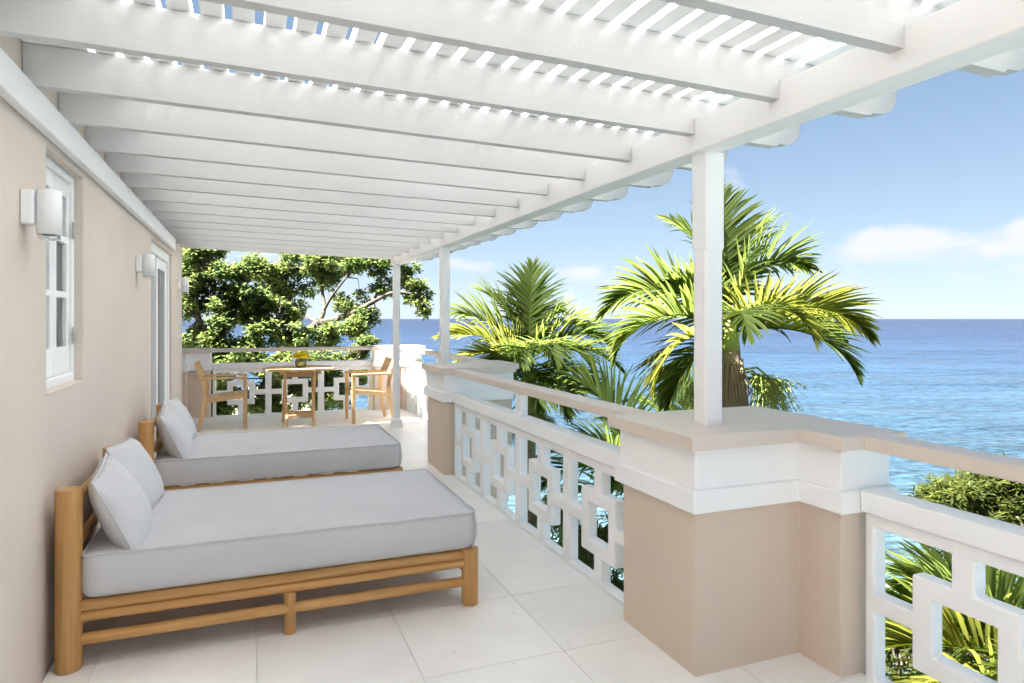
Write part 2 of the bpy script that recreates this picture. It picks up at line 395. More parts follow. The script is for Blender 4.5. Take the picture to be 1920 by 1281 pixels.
# ------------------------------------------------------------------ sea, garden ground
WX = -0.745                      # face of the house wall
SEA_Z = -6.0
def build_sea():
    ang = [R(a) for a in np.linspace(-60, 150, 85)]; rad = [6, 12, 25, 50, 100, 250, 700, 2500, 9000, 30000, 80000]
    V = []; F = []
    for r in rad:
        for a in ang: V.append((r * math.cos(a), r * math.sin(a), SEA_Z))
    n = len(ang)
    for i in range(len(rad) - 1):
        for j in range(n - 1): F.append((i * n + j, (i + 1) * n + j, (i + 1) * n + j + 1, i * n + j + 1))
    tag(raw('sea', V, F, M['sea']), kind='structure')
build_sea()
def ground_z(x, y):
    shore = 6.8 + .6 * math.sin(y * .35) + (1.2 if y < 6 else 0)
    if y > 14: shore -= .0
    k = max(0.0, min(1.0, (x - (shore - 3.2)) / 3.6))
    return -4.4 - 3.0 * k * k * (3 - 2 * k) + .12 * math.sin(x * 1.7 + y) * math.cos(y * 1.3)
def build_ground():
    xs = np.linspace(-60, 9.5, 110); ys = np.linspace(-40, 60, 101); V = []; F = []
    for y in ys:
        for x in xs: V.append((x, y, ground_z(x, y)))
    n = len(xs)
    for j in range(len(ys) - 1):
        for i in range(n - 1): F.append((j * n + i, j * n + i + 1, (j + 1) * n + i + 1, (j + 1) * n + i))
    tag(raw('garden_ground', V, F, M['soil'], smooth=True), kind='structure')
build_ground()

# ------------------------------------------------------------------ terrace slab and tiles
slab_poly = ccw([(WX + .002, -3.52), (-7.0, -3.52), (-7.0, -7.0), (2.33, -7.0), (2.33, 2.4), (1.80, 2.4), (1.80, 6.2), (2.33, 6.2), (2.33, 10.5), (WX - .6, 10.5), (WX - .6, 8.93), (WX + .002, 8.93)])  # wide open floor behind the camera is added to bounce sunlight forward
floor = prism('terrace_floor', slab_poly, -.32, -.010, M['grout'], bev=0)
tag(floor, kind='structure')
TP, TX0, TY0 = .6035, .634, 3.139
def tile_mesh():
    bm = bmesh.new(); h = TP / 2 - .0013
    v = [bm.verts.new((x, y, z)) for x in (-h, h) for y in (-h, h) for z in (-.009, 0)]
    for f in ((4, 6, 7, 5), (0, 4, 5, 1), (2, 3, 7, 6), (0, 1, 3, 2), (1, 5, 7, 3)): bm.faces.new([v[i] for i in f])
    bmesh.ops.recalc_face_normals(bm, faces=bm.faces[:])
    me = bpy.data.meshes.new('tile'); bm.to_mesh(me); bm.free(); me.materials.append(M['tile']); return me
TM = tile_mesh()
HBT = -3.5
def lay_tiles():
    for iy in range(-15, 13):
        for ix in range(-13, 4):
            x0 = TX0 + ix * TP; y0 = TY0 + iy * TP; x1, y1 = x0 + TP, y0 + TP
            xr = 1.70 if (2.4 < (y0 + y1) / 2 < 6.2) else 2.26
            ym_ = (y0 + y1) / 2
            xl = (WX + .004 if ym_ > HBT else -6.9) if ym_ < 8.9 else WX - .55
            a, b = max(x0, xl), min(x1, xr); c, d = max(y0, -6.6), min(y1, 10.40)
            if b - a < .02 or d - c < .02: continue
            o = link('tile', TM, None, floor)
            o.location = ((a + b) / 2, (c + d) / 2, random.uniform(-.0006, .0004))
            o.scale = ((b - a) / TP, (d - c) / TP, 1)
lay_tiles()

# ------------------------------------------------------------------ house
WEND, WTOP, HB = 8.92, 2.62, -3.5  # house stops at HB so the added floor behind lies in sun
WIN = (3.14, 3.785, 1.10, 2.085); DOOR = (6.21, 7.82, 0.0, 2.07)
house = empty('house', (WX, 4, 0), 0, 'house with smooth beige rendered wall, white window and glass door beside the daybeds', 'house')
house.location = (0, 0, 0)
us = [HB, WIN[0], WIN[1], DOOR[0], DOOR[1], WEND]; vs = [-4.6, 0, WIN[2], DOOR[3], WIN[3], WTOP]
def wall_solid(i, j):
    if i == 1 and j in (2, 3): return False
    if i == 3 and j in (1, 2): return False
    return True
mask_solid('wall', us, vs, wall_solid, WX, WX - .22, lambda u, v, w: (w, u, v), M['wall'], house, bev=.008, seg=2)
box('rear_wall', WX - 5.2, WX - 5.0, HB, WEND, -4.6, WTOP, M['wall'], house, 0)
box('end_wall', WX - 4.999, WX - .221, WEND - .2, WEND - .001, -4.6, WTOP - .001, M['wall'], house, 0)
box('end_wall', WX - 4.999, WX - .221, HB + .001, HB + .2, -4.6, WTOP - .001, M['wall'], house, 0)
box('roof', WX - 5.3, WX + .03, HB - .03, WEND + .03, WTOP + .001, WTOP + .12, M['white'], house, .01)
box('added_shade_wing', WX - 5.2, -1.26, WEND + .031, 11.0, -4.6, 6.0, M['wall'], house, .01)  # unseen tall block, added to keep direct sun off the far end
box('room_floor', WX - 4.99, WX - .222, HB + .21, WEND - .21, -.2, -.01, M['room'], house, 0)
box('partition', WX - 2.2, WX - 2.1, HB + .21, WEND - .21, -.009, WTOP - .01, M['room'], house, 0)

def pane_mesh(name, y0, y1, z0, z1, x, parent):
    return raw(name, [(x, y0, z0), (x, y1, z0), (x, y1, z1), (x, y0, z1)], [(0, 1, 2, 3)], M['glass'], parent)
def build_window():
    y0, y1, z0, z1 = WIN; xf = WX - .040
    w = empty('window'); w.parent = house
    mask_solid('window_frame', [y0, y0 + .035, y1 - .035, y1], [z0, z0 + .045, z1 - .04, z1], lambda i, j: not (i == 1 and j == 1), xf, xf - .07,
               lambda u, v, q: (q, u, v), M['frame_white'], w, .004, 1)
    box('window_sill', WX - .039, WX + .002, y0 + .001, y1 - .001, z0 - .006, z0 + .004, M['wall'], w, .002)
    ym = (y0 + y1) / 2
    for a, b in ((y0 + .037, ym - .002), (ym + .002, y1 - .037)):
        s = .052; zb, zt = z0 + .047, z1 - .042
        rows = [zb, zb + .125, zb + .125 + .225, zb + .155 + .225, zb + .155 + .45, zb + .185 + .45, zt - .075, zt]
        sash = mask_solid('sash', [a, a + s, b - s, b], rows, lambda i, j: not (i == 1 and j in (1, 3, 5)), xf - .012, xf - .05,
                          lambda u, v, q: (q, u, v), M['frame_white'], w, .004, 2)
        for j in (1, 3, 5):
            pane_mesh('pane', a + s - .004, b - s + .004, rows[j] - .004, rows[j + 1] + .004, xf - .03, sash)
    for z in (z0 + .22, z1 - .26):
        box('hinge', xf + .0005, xf + .010, y1 - .046, y1 - .030, z - .04, z + .04, M['steel'], w, .002)
    V = []; F = []; n = 60
    for i in range(n + 1):
        y = y0 + (y1 - y0) * i / n; x = xf - .16 + .022 * math.sin(i * 1.15) + .008 * math.sin(i * 2.7)
        V += [(x, y, z0 - .05), (x, y, z1 + .05)]
        if i: F.append((2 * i - 2, 2 * i, 2 * i + 1, 2 * i - 1))
    raw('curtain', V, F, M['curtain'], w, True)
build_window()
def build_door():
    y0, y1, z0, z1 = DOOR; xf = WX - .030
    w = empty('glass_door'); w.parent = house
    mask_solid('door_frame', [y0, y0 + .05, y1 - .05, y1], [z0, z1 - .09, z1], lambda i, j: not (i == 1 and j == 0), xf, xf - .14,
               lambda u, v, q: (q, u, v), M['frame_white'], w, .004, 1)
    ym = (y0 + y1) / 2
    for k, (a, b, x) in enumerate(((y0 + .052, ym + .04, xf - .075), (ym - .03, y1 - .052, xf - .02))):
        leaf = mask_solid('door_leaf', [a, a + .085, b - .085, b], [z0 + .004, z0 + .16, z1 - .19, z1 - .092], lambda i, j: not (i == 1 and j == 1), x, x - .042,
                          lambda u, v, q: (q, u, v), M['frame_white'], w, .004, 1)
        pane_mesh('pane', a + .08, b - .08, z0 + .155, z1 - .185, x - .02, leaf)
    V = []; F = []; n = 90
    for i in range(n + 1):
        y = y0 + (y1 - y0) * i / n; x = xf - .30 + .03 * math.sin(i * .9) + .01 * math.sin(i * 2.3)
        V += [(x, y, 0.0), (x, y, z1 + .05)]
        if i: F.append((2 * i - 2, 2 * i, 2 * i + 1, 2 * i - 1))
    raw('curtain', V, F, M['curtain'], w, True)
build_door()

# ------------------------------------------------------------------ wall lamps
def wall_lamp(y, label):
    t = empty('wall_lamp', (WX, y, 1.78), 0, label, 'wall lamp', 'white wall lamps along the house wall')
    box('wall_box', .001, .040, -.045, .045, -.045, .074, M['lampmetal'], t, .004)
    cx, r = .078, .039
    V = []; F = []; n = 32
    prof = [(r - .004, -.078), (r, -.078), (r, .079), (r - .003, .082), (.001, .082)]
    for (rr, z) in prof:
        for k in range(n): V.append((cx + rr * math.cos(2 * math.pi * k / n), rr * math.sin(2 * math.pi * k / n), z))
    for i in range(len(prof) - 1):
        for k in range(n): F.append((i * n + k, i * n + (k + 1) % n, (i + 1) * n + (k + 1) % n, (i + 1) * n + k))
    raw('shade', V, F, M['lampmetal'], t, True)
    V = []; F = []
    prof = [(r - .012, -.060), (r - .006, -.062), (r - .004, -.092), (r - .010, -.096), (r - .018, -.092), (.001, -.090)]
    for (rr, z) in prof:
        for k in range(n): V.append((cx + rr * math.cos(2 * math.pi * k / n), rr * math.sin(2 * math.pi * k / n), z))
    for i in range(len(prof) - 1):
        for k in range(n): F.append((i * n + k, i * n + (k + 1) % n, (i + 1) * n + (k + 1) % n, (i + 1) * n + k))
    raw('glass_rim', V, F, M['bowlglass'], t, True)
    return t
wall_lamp(2.845, 'white cylinder wall lamp in front of the window, nearest the camera')
wall_lamp(5.42, 'white cylinder wall lamp just before the glass door')
wall_lamp(8.36, 'small far white wall lamp at the end corner of the house wall')

# ------------------------------------------------------------------ pergola
def build_pergola():
    p = empty('pergola', (0, 0, 0), 0, 'white timber pergola with rafters and slatted roof over the terrace', 'pergola')
    tw = M['dimmed_white']
    sl = .0222
    rb = lambda x: 2.178 + sl * (1.74 - x)           # underside of the rafters
    bx0, bx1, bz0, bz1 = 1.748, 1.866, 2.105, 2.242
    box('beam', bx0, bx1, -3.3, 8.80, bz0, bz1, M['post_white'], p, .006, 2)
    box('ledger', WX + .001, WX + .040, -3.4, 7.75, 2.115, rb(WX + .04) + .001, M['post_white'], p, .004)
    def post(x, y, w, z0, z1, shoe):
        h = w / 2; c = .010
        def ring(hh, cc, z): return [(x + a, y + b, z) for a, b in ((-hh + cc, -hh), (hh - cc, -hh), (hh, -hh + cc), (hh, hh - cc), (hh - cc, hh), (-hh + cc, hh), (-hh, hh - cc), (-hh, -hh + cc))]
        zc = z1 - .42
        lv = [ring(h, c, z0), ring(h, c, zc), ring(h + .002, .003, zc + .02), ring(h + .002, .003, z1)]
        V = [v for r in lv for v in r]; F = []
        for i in range(3):
            for k in range(8): F.append((i * 8 + k, i * 8 + (k + 1) % 8, i * 8 + 8 + (k + 1) % 8, i * 8 + 8 + k))
        F.append(tuple(range(24, 32)))
        o = raw('post', V, F, M['post_white'], p)
        if shoe:
            g = h + .022
            V = [(x + a * q, y + b * q, z) for q, z in ((g + .008, 0.0), (g, .09), (h + .002, .115)) for a, b in ((-1, -1), (1, -1), (1, 1), (-1, 1))]
            F = []
            for i in range(2):
                for k in range(4): F.append((i * 4 + k, i * 4 + (k + 1) % 4, i * 4 + 4 + (k + 1) % 4, i * 4 + 4 + k))
            raw('post_shoe', V, F, M['post_white'], o)
        return o
    post(1.832, 2.350, .091, .950, bz0 - .001, False)
    post(1.80, 6.36, .083, .960, bz0 - .001, False)
    post(1.79, 8.62, .081, .002, bz0 - .001, True)
    post(1.808, -3.1, .120, .002, bz0 - .001, True)
    # rafters, notched over the beam, with a stepped and rounded tail
    def rafter_mesh():
        T = .046; H = .1445; xt = 2.325
        pr = [(WX + .003, rb(WX)), (bx0 - .0015, rb(bx0)), (bx0 - .0015, bz1 + .001), (bx1 + .0015, bz1 + .001), (bx1 + .0015, rb(bx1)), (2.185, rb(2.185)), (2.20, rb(2.20) + .012)]
        cx, cz, r = xt - .085, rb(2.24) + .014 + .085, .085
        pr += [(2.212, rb(2.24) + .012)]
        for k in range(0, 9):
            a = R(-90 + 90 * k / 8); pr.append((cx + r * math.cos(a), cz + r * math.sin(a)))
        pr += [(xt, rb(xt) + H), (WX + .003, rb(WX) + H)]
        bm = bmesh.new()
        a = [bm.verts.new((x, 0, z)) for x, z in pr]; b = [bm.verts.new((x, T, z)) for x, z in pr]
        bm.faces.new(a); bm.faces.new(b[::-1])
        for i in range(len(pr)):
            j = (i + 1) % len(pr); bm.faces.new((a[i], a[j], b[j], b[i]))
        bmesh.ops.recalc_face_normals(bm, faces=bm.faces[:])
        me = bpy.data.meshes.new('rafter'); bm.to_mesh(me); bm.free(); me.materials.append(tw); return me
    RM = rafter_mesh()
    for k in range(-11, 14):
        o = link('rafter', RM, None, p); o.location = (0, 2.33 + .4875 * k + random.uniform(-.004, .004), random.uniform(-.0025, .0025))
        o.rotation_euler = (random.uniform(-.004, .004), 0, 0)
    # roof slats along the terrace
    L0, L1 = -3.35, 8.86  # roof begins at L0, leaving the added floor behind the camera sunlit
    def slat(x0, x1, name='slat'):
        tz = .051; z0, z1 = rb((x0 + x1) / 2) + .1475, 0
        n = 8; V = []; F = []
        for i in range(n + 1):
            y = L0 + (L1 - L0) * i / n; w = random.uniform(-.0022, .0022) if 0 < i < n else 0
            for (x, z) in ((x0 + w, z0), (x1 + w, z0), (x1 + w, z0 + tz), (x0 + w, z0 + tz)): V.append((x, y, z))
        for i in range(n):
            for k in range(4): F.append((i * 4 + k, i * 4 + (k + 1) % 4, i * 4 + 4 + (k + 1) % 4, i * 4 + 4 + k))
        F.append((3, 2, 1, 0)); F.append((n * 4, n * 4 + 1, n * 4 + 2, n * 4 + 3))
        raw(name, V, F, M['slat_white'], p)
    slat(WX + .004, -.545, 'edge_board')
    x = -.521
    while x < 2.25:
        slat(x, x + .0660); x += .0955 + random.uniform(-.0015, .0015)
build_pergola()

# ------------------------------------------------------------------ balustrade: piers and openwork bays
def pier(name, poly, label, dz=0.0, cap_o=.055, shaft0=-.3):
    poly = ccw(poly)
    t = empty(name, (poly[0][0], poly[0][1], 0), 0, label, 'pier', 'beige and white piers of the balustrade'); t.location = (0, 0, 0)
    prism('shaft', poly, shaft0, .642 + dz, M['beige'], t, .006)
    prism('moulding', offset(poly, .032), .643 + dz, .733 + dz, M['white'], t, .008)
    prism('frieze', offset(poly, .012), .728 + dz, .893 + dz, M['white'], t, .006)
    prism('cap', offset(poly, cap_o), .894 + dz, .950 + dz, M['capstone'], t, .005)
    return t
pier('balustrade_pier', [(1.625, 2.70), (1.625, 2.160), (2.148, 2.160), (2.148, 1.945), (2.385, 1.945), (2.385, 2.70)],
     'large stepped beige pier carrying the nearest white post, right foreground')
pier('balustrade_pier', [(1.632, 5.775), (2.25, 5.775), (2.25, 6.12), (2.42, 6.12), (2.42, 6.60), (2.17, 6.60), (2.17, 6.38), (1.632, 6.38)],
     'middle stepped beige pier carrying the second white post', .012)
pier('balustrade_pier', [(1.80, 10.28), (2.21, 10.28), (2.21, 10.17), (2.50, 10.17), (2.50, 10.62), (1.80, 10.62)],
     'far corner pier behind the right hand garden chair', .028)
pier('balustrade_pier', [(-.80, 10.37), (-.51, 10.37), (-.51, 10.64), (-1.2, 10.64), (-1.2, 10.18), (-.80, 10.18)],
     'far pier behind the left hand garden chair', .028)

def bay(name, u0, u1, n, axes, label, dz=0.0, w=0.0):
    """axes(u, v, q): u along the bay, v up, q outwards from the inner face"""
    t = empty(name, (0, 0, 0), 0, label, 'balustrade', 'openwork balustrade bays')
    P = (u1 - u0) / n; us = [u0]; cls = []
    for k in range(n):
        a = u0 + k * P; c = a + P / 2
        for q, cl in ((a + .043, 'U'), (c - .185, 'G'), (c - .110, 'R'), (c - .040, 'A'), (c + .040, 'S'), (c + .110, 'A'), (c + .185, 'R'), (a + P - .043, 'G'), (a + P, 'U')):
            us.append(q); cls.append(cl)
    z = dz * .9
    vs = [-.2, .012, .135 + z, .208 + z, .272 + z, .342 + z, .405 + z, .478 + z, .596 + z, .652 + z]
    rows = 'FbrhmhrbF'       # frame, below ring, ring bar, ring side, middle bar, ...
    def solid(i, j):
        c, r = cls[i], rows[j]
        if r == 'F' or c == 'U': return True
        if r == 'b': return c == 'S'
        if r == 'r': return c in 'RAS'
        if r == 'h': return c == 'R'
        if r == 'm': return c in 'RG'
    mask_solid('openwork_panel', us, vs, solid, .0, .064, axes, M['white'], t, .010, 2)
    def bar(nm, q0, q1, z0, z1, m, a=u0, b=u1, bev=.007):
        c0, c1 = Vector(axes(a, z0, q0)), Vector(axes(b, z1, q1))
        box(nm, min(c0.x, c1.x), max(c0.x, c1.x), min(c0.y, c1.y), max(c0.y, c1.y), min(c0.z, c1.z), max(c0.z, c1.z), m, t, bev, 2)
    bar('lower_rail', -.024, .088, .653 + dz, .733 + dz, M['white'])
    bar('handrail', -.022, .108, .893 + dz, .946 + dz, M['capstone'])
    cu = (u0 + u1) / 2
    bar('rail_post', .004, .064, .734 + dz, .892 + dz, M['white'], cu - .045, cu + .045)
    return t
bay('balustrade', 2.735, 5.740, 4, lambda u, v, q: (1.712 + q, u, v), 'white openwork balustrade between the two stepped piers with posts', .004)
bay('balustrade', -1.90, 1.910, 5, lambda u, v, q: (2.232 + q, u, v), 'white openwork balustrade in the right foreground corner')
bay('balustrade', 6.635, 10.135, 5, lambda u, v, q: (2.262 + q, u, v), 'white openwork balustrade running back to the far corner pier', .020)
bay('balustrade', -.475, 1.765, 3, lambda u, v, q: (u, 10.40 + q, v), 'white openwork balustrade across the far end behind the round table', .028)

# ------------------------------------------------------------------ daybeds
def rounded_slab(name, sx, sy, z0, z1, m, parent, bulge=.012, r=.035, cx=0, cy=0):
    """a cushion: rounded box whose sides and top swell a little"""
    nx, ny, nz = 40, 26, 8
    bm = bmesh.new()
    def grid(fn, a, b):
        vv = [[bm.verts.new(fn(i / a, j / b)) for j in range(b + 1)] for i in range(a + 1)]
        for i in range(a):
            for j in range(b): bm.faces.new((vv[i][j], vv[i + 1][j], vv[i + 1][j + 1], vv[i][j + 1]))
    X, Y, H = sx / 2, sy / 2, (z1 - z0)
    grid(lambda u, v: ((2 * u - 1) * X, (2 * v - 1) * Y, z1), nx, ny); grid(lambda u, v: ((2 * u - 1) * X, (2 * v - 1) * Y, z0), nx, ny)
    for s in (-1, 1):
        grid(lambda u, v: (s * X, (2 * u - 1) * Y, z0 + H * v), ny, nz); grid(lambda u, v: ((2 * u - 1) * X, s * Y, z0 + H * v), nx, nz)
    bmesh.ops.remove_doubles(bm, verts=bm.verts[:], dist=1e-5)
    for v in bm.verts:
        x, y, z = v.co
        # round the vertical corners and edges
        q = Vector((max(abs(x) - (X - r), 0), max(abs(y) - (Y - r), 0), 0))
        zz = (z - z0) / H
        side = math.sin(math.pi * min(max(zz, 0), 1)) * bulge
        if q.length > 0:
            k = q.normalized() * (min(q.length, r))
            x = math.copysign(min(abs(x), X - r) + k.x, x); y = math.copysign(min(abs(y), Y - r) + k.y, y)
        ex = 1 - abs(x) / X; ey = 1 - abs(y) / Y; e = min(ex * X, ey * Y)
        if e < .001:
            n = Vector((x / X if ex < .05 else 0, y / Y if ey < .05 else 0, 0)); n = n.normalized() if n.length else n
            x += n.x * side; y += n.y * side
        if zz > .99:
            z += .012 * min(1, e / .12) + .004 * math.sin(x * 5) * math.sin(y * 7) * min(1, e / .2)
        if zz < .01 and e < .02: x *= 1 - .012 / X; y *= 1 - .012 / Y
        v.co = (x + cx, y + cy, z)
    return bm_obj(name, bm, m, parent, True)
def pillow(name, loc, rot, wy, hz, th, parent=None, label=None, group=None):
    n = 26; V = []; F = []
    t = empty(name, loc, 0, label, 'cushion', group); t.rotation_euler = rot
    def outline(u, v):
        # edges curve in between pointed corners
        return (u * wy / 2 * (1 - .055 * (1 - v * v)), v * hz / 2 * (1 - .055 * (1 - u * u)))
    def puff(u, v): return th / 2 * ((1 - abs(u) ** 2.6) * (1 - abs(v) ** 2.6)) ** .52
    idx = {}
    for s in (1, -1):
        for i in range(n + 1):
            for j in range(n + 1):
                u, v = math.sin(math.pi / 2 * (2 * i / n - 1)), math.sin(math.pi / 2 * (2 * j / n - 1)); a, b = outline(u, v)
                edge = i in (0, n) or j in (0, n)
                if edge and s < 0: idx[(s, i, j)] = idx[(1, i, j)]; continue
                wr = .004 * math.sin(9 * a / wy * 3 + 5 * v) * (abs(v) ** 3 + abs(u) ** 3) * (0 if edge else 1)
                sag = -.012 * (1 - v)          # the filling settles downwards
                idx[(s, i, j)] = len(V); V.append((s * (puff(u, v * .97 + .03 * (1 - v * v) * -1) * (1 - .14 * v) + wr), a, b + (sag if not edge else 0)))
        for i in range(n):
            for j in range(n):
                F.append((idx[(s, i, j)], idx[(s, i + 1, j)], idx[(s, i + 1, j + 1)], idx[(s, i, j + 1)]))
    bm = bmesh.new(); bv = [bm.verts.new(v) for v in V]
    for f in F:
        try: bm.faces.new([bv[q] for q in f])
        except ValueError: pass
    bm_obj('cover', bm, M['fabric'], t, True)
    path = []
    for a0, a1 in (((-1, -1), (1, -1)), ((1, -1), (1, 1)), ((1, 1), (-1, 1)), ((-1, 1), (-1, -1))):
        for k in range(14):
            f = k / 14; u = a0[0] + (a1[0] - a0[0]) * f; v = a0[1] + (a1[1] - a0[1]) * f
            p = outline(u, v); path.append((0, p[0] * 1.008, p[1] * 1.008))
    path.append(path[0])
    tube('piping', path, .0042, M['piping'], t, 6)
    return t
def daybed(loc, label):
    t = empty('daybed', loc, 0, label, 'daybed', 'teak daybeds by the house wall')
    W0, W1 = .05, .985                     # post lines
    for y in (W0, W1):
        pole('head_post', (-.667, y, .0), (-.667, y, .722), .048, M['teakZ'], t, 28)
        pole('foot_post', (1.012, y, .0), (1.012, y, .277), .041, M['teakZ'], t, 28)
        for z, r in ((.249, .0235), (.205, .0215), (.114, .0235)):
            pole('side_rail', (-.640, y, z), (.990, y, z), r, M['teakX'], t, 18)
        pole('short_leg', (.172, y, .0), (.172, y, .187), .0255, M['teakZ'], t, 18)
    for x, zs in ((-.667, (.655, .47, .249, .114)), (1.012, (.235, .150))):
        for z in zs: pole('cross_rail', (x, W0 + .03, z), (x, W1 - .03, z), .0225, M['teakY'], t, 18)
    for k in range(9):
        x = -.56 + k * .185; box('bed_slat', x, x + .09, W0 + .018, W1 - .018, .256, .2715, M['teakY'], t, .002)
    ma = rounded_slab('mattress', 1.655, 1.0, .283, .455, M['fabric'], t, cx=.207, cy=.515)
    X0, X1, Y0, Y1 = .207 - .8275, .207 + .8275, .015, 1.015; r = .034; path = []
    for cx_, cy_, a0 in ((X1 - r, Y1 - r, 0), (X0 + r, Y1 - r, 90), (X0 + r, Y0 + r, 180), (X1 - r, Y0 + r, 270)):
        for k in range(6):
            a = R(a0 + 90 * k / 5); path.append((cx_ + r * math.cos(a), cy_ + r * math.sin(a), .456))
    path.append(path[0])
    tube('piping', path, .0045, M['piping'], ma, 6)
    for yy in (Y0 + .010, Y1 - .010):
        tube('corner_seam', [(X1 - .008, yy, .455), (X1 - .001, yy - (.006 if yy < .5 else -.006), .40), (X1 + .0005, yy - (.007 if yy < .5 else -.007), .36), (X1 - .014, yy, .285)], .0045, M['piping'], ma, 6)
    return t
daybed((.0, 3.075, 0), 'teak daybed with long grey mattress in front, nearest the camera')
daybed((.035, 4.955, 0), 'second teak daybed with grey mattress, behind the nearest one')
for (dx, y0, who) in ((0, 3.075, 'the nearest daybed'), (.035, 4.955, 'the second daybed')):
    pillow('cushion', (-.525 + dx, y0 + .265, .605), (R(3), R(-25), R(3)), .50, .345, .17, None, 'grey piped cushion at the front side of ' + who, 'grey cushions on the daybeds')
    pillow('cushion', (-.535 + dx, y0 + .765, .612), (R(-4), R(-23), R(-2)), .50, .355, .165, None, 'grey piped cushion at the rear side of ' + who, 'grey cushions on the daybeds')

# ------------------------------------------------------------------ garden chairs, folding table, flowers
def beam_between(name, pts, wy, tx, m, parent, y):
    """a board-sawn member following pts (x, z) in the chair's side plane, wy wide across and tx deep"""
    V = []; F = []
    for i, (x, z) in enumerate(pts):
        a = pts[max(i - 1, 0)]; b = pts[min(i + 1, len(pts) - 1)]
        dx, dz = b[0] - a[0], b[1] - a[1]; l = math.hypot(dx, dz); nx, nz = -dz / l, dx / l
        w = tx[i] if hasattr(tx, '__len__') else tx
        for s, yy in ((-1, y - wy / 2), (1, y - wy / 2), (1, y + wy / 2), (-1, y + wy / 2)): V.append((x + nx * s * w / 2, yy, z + nz * s * w / 2))
    for i in range(len(pts) - 1):
        for k in range(4): F.append((i * 4 + k, i * 4 + (k + 1) % 4, i * 4 + 4 + (k + 1) % 4, i * 4 + 4 + k))
    F.append((3, 2, 1, 0)); n = (len(pts) - 1) * 4; F.append((n, n + 1, n + 2, n + 3))
    return raw(name, V, F, m, parent)
def chair(loc, rz, label):
    t = empty('garden_chair', loc, rz, label, 'chair', 'teak garden armchairs at the round table')
    hw = .265
    for s in (-1, 1):
        y = s * hw
        beam_between('front_leg', [(.225, 0), (.225, .640)], .034, .044, M['oakZ'], t, y)
        beam_between('rear_leg', [(-.315, 0), (-.275, .20), (-.247, .36), (-.240, .46), (-.247, .56), (-.275, .66), (-.312, .75), (-.350, .85)], .034,
                     [.040, .046, .052, .054, .050, .046, .042, .038], M['oakZ'], t, y)
        box('armrest', -.285, .252, y - .024, y + .024, .641, .668, M['oakX'], t, .004)
        beam_between('seat_rail', [(-.235, .375), (.202, .425)], .030, .050, M['oakX'], t, y)
    for k in range(3):
        x0 = -.225 + k * .149
        V = []; F = []
        a, b = x0, x0 + .143; m_ = 8
        top = lambda x: .405 + (x + .23) * .114
        for j in range(m_ + 1):
            y = -hw + .019 + (2 * hw - .038) * j / m_; dip = -.012 * (1 - (2 * j / m_ - 1) ** 2)
            for (x, z) in ((a, top(a) + dip), (b, top(b) + dip), (b, top(b) - .018 + dip), (a, top(a) - .018 + dip)): V.append((x, y, z))
        for j in range(m_):
            for q in range(4): F.append((j * 4 + q, j * 4 + (q + 1) % 4, j * 4 + 4 + (q + 1) % 4, j * 4 + 4 + q))
        F.append((3, 2, 1, 0)); F.append((m_ * 4, m_ * 4 + 1, m_ * 4 + 2, m_ * 4 + 3))
        raw('seat_board', V, F, M['oakY'], t)
    box('front_rail', .205, .235, -hw + .019, hw - .019, .375, .425, M['oakY'], t, .003)
    for z0, z1 in ((.665, .752), (.758, .842)):
        x = lambda z: -.268 - (z - .66) * .43
        V = []; F = []
        m_ = 8
        for j in range(m_ + 1):
            y = -hw + .019 + (2 * hw - .038) * j / m_; dip = -.016 * (1 - (2 * j / m_ - 1) ** 2)
            for (xx, z) in ((x(z0) + .010, z0), (x(z1) + .010, z1), (x(z1) - .008, z1), (x(z0) - .008, z0)): V.append((xx + dip, y, z))
        for j in range(m_):
            for q in range(4): F.append((j * 4 + q, j * 4 + (q + 1) % 4, j * 4 + 4 + (q + 1) % 4, j * 4 + 4 + q))
        F.append((3, 2, 1, 0)); F.append((m_ * 4, m_ * 4 + 1, m_ * 4 + 2, m_ * 4 + 3))
        raw('back_board', V, F, M['oakY'], t)
    return t
chair((-.265, 9.35, 0), R(1), 'teak garden armchair left of the round table, facing right')
chair((1.515, 9.29, 0), R(182), 'teak garden armchair right of the round table, facing left')

TC = (.63, 9.31)
def table():
    t = empty('folding_table', (TC[0], TC[1], 0), R(0), 'round teak folding table between the two garden chairs', 'table')
    r, n = .47, 7; zt, th = .752, .024
    for k in range(n):
        a = -r + 2 * r * k / n + .0015; b = -r + 2 * r * (k + 1) / n - .0015
        a, b = max(a, -r + .004), min(b, r - .004)
        xs = [a + (b - a) * q / 8 for q in range(9)]
        pl = [(x, -math.sqrt(max(r * r - x * x, 0))) for x in xs] + [(x, math.sqrt(max(r * r - x * x, 0))) for x in xs[::-1]]
        prism('plank', ccw(pl), zt - th, zt, M['oakY'], t, .002, 1)
    for s in (-1, 1):
        for (x, ya, yb) in ((.168, -.25, .19), (.198, .25, -.19)):
            y0, y1 = ya, yb
            V = []; F = []
            for (z, y, xx) in ((0, y0, s * x), (zt - th - .001, y1, s * (x + (.012 if x < .18 else -.012)))):
                for a, b in ((-.015, -.022), (.015, -.022), (.015, .022), (-.015, .022)): V.append((xx + a, y + b, z))
            F = [(0, 1, 5, 4), (1, 2, 6, 5), (2, 3, 7, 6), (3, 0, 4, 7), (0, 3, 2, 1), (4, 5, 6, 7)]
            raw('leg', V, F, M['oakZ'], t)
    for (w, y, z) in ((.150, -.178, .125), (.185, .178, .125), (.150, .135, .655), (.185, -.130, .66)):
        box('cross_bar', -w, w, y - .012, y + .012, z - .024, z + .024, M['oakX'], t, .003)
    for s in (-1, 1): box('top_batten', s * .235 - .018, s * .235 + .018, -.32, .32, zt - th - .045, zt - th - .001, M['oakY'], t, .003)
    box('metal_plate', -.028, .028, -.1915, -.1903, .115, .135, M['steel'], t, 0)
table()
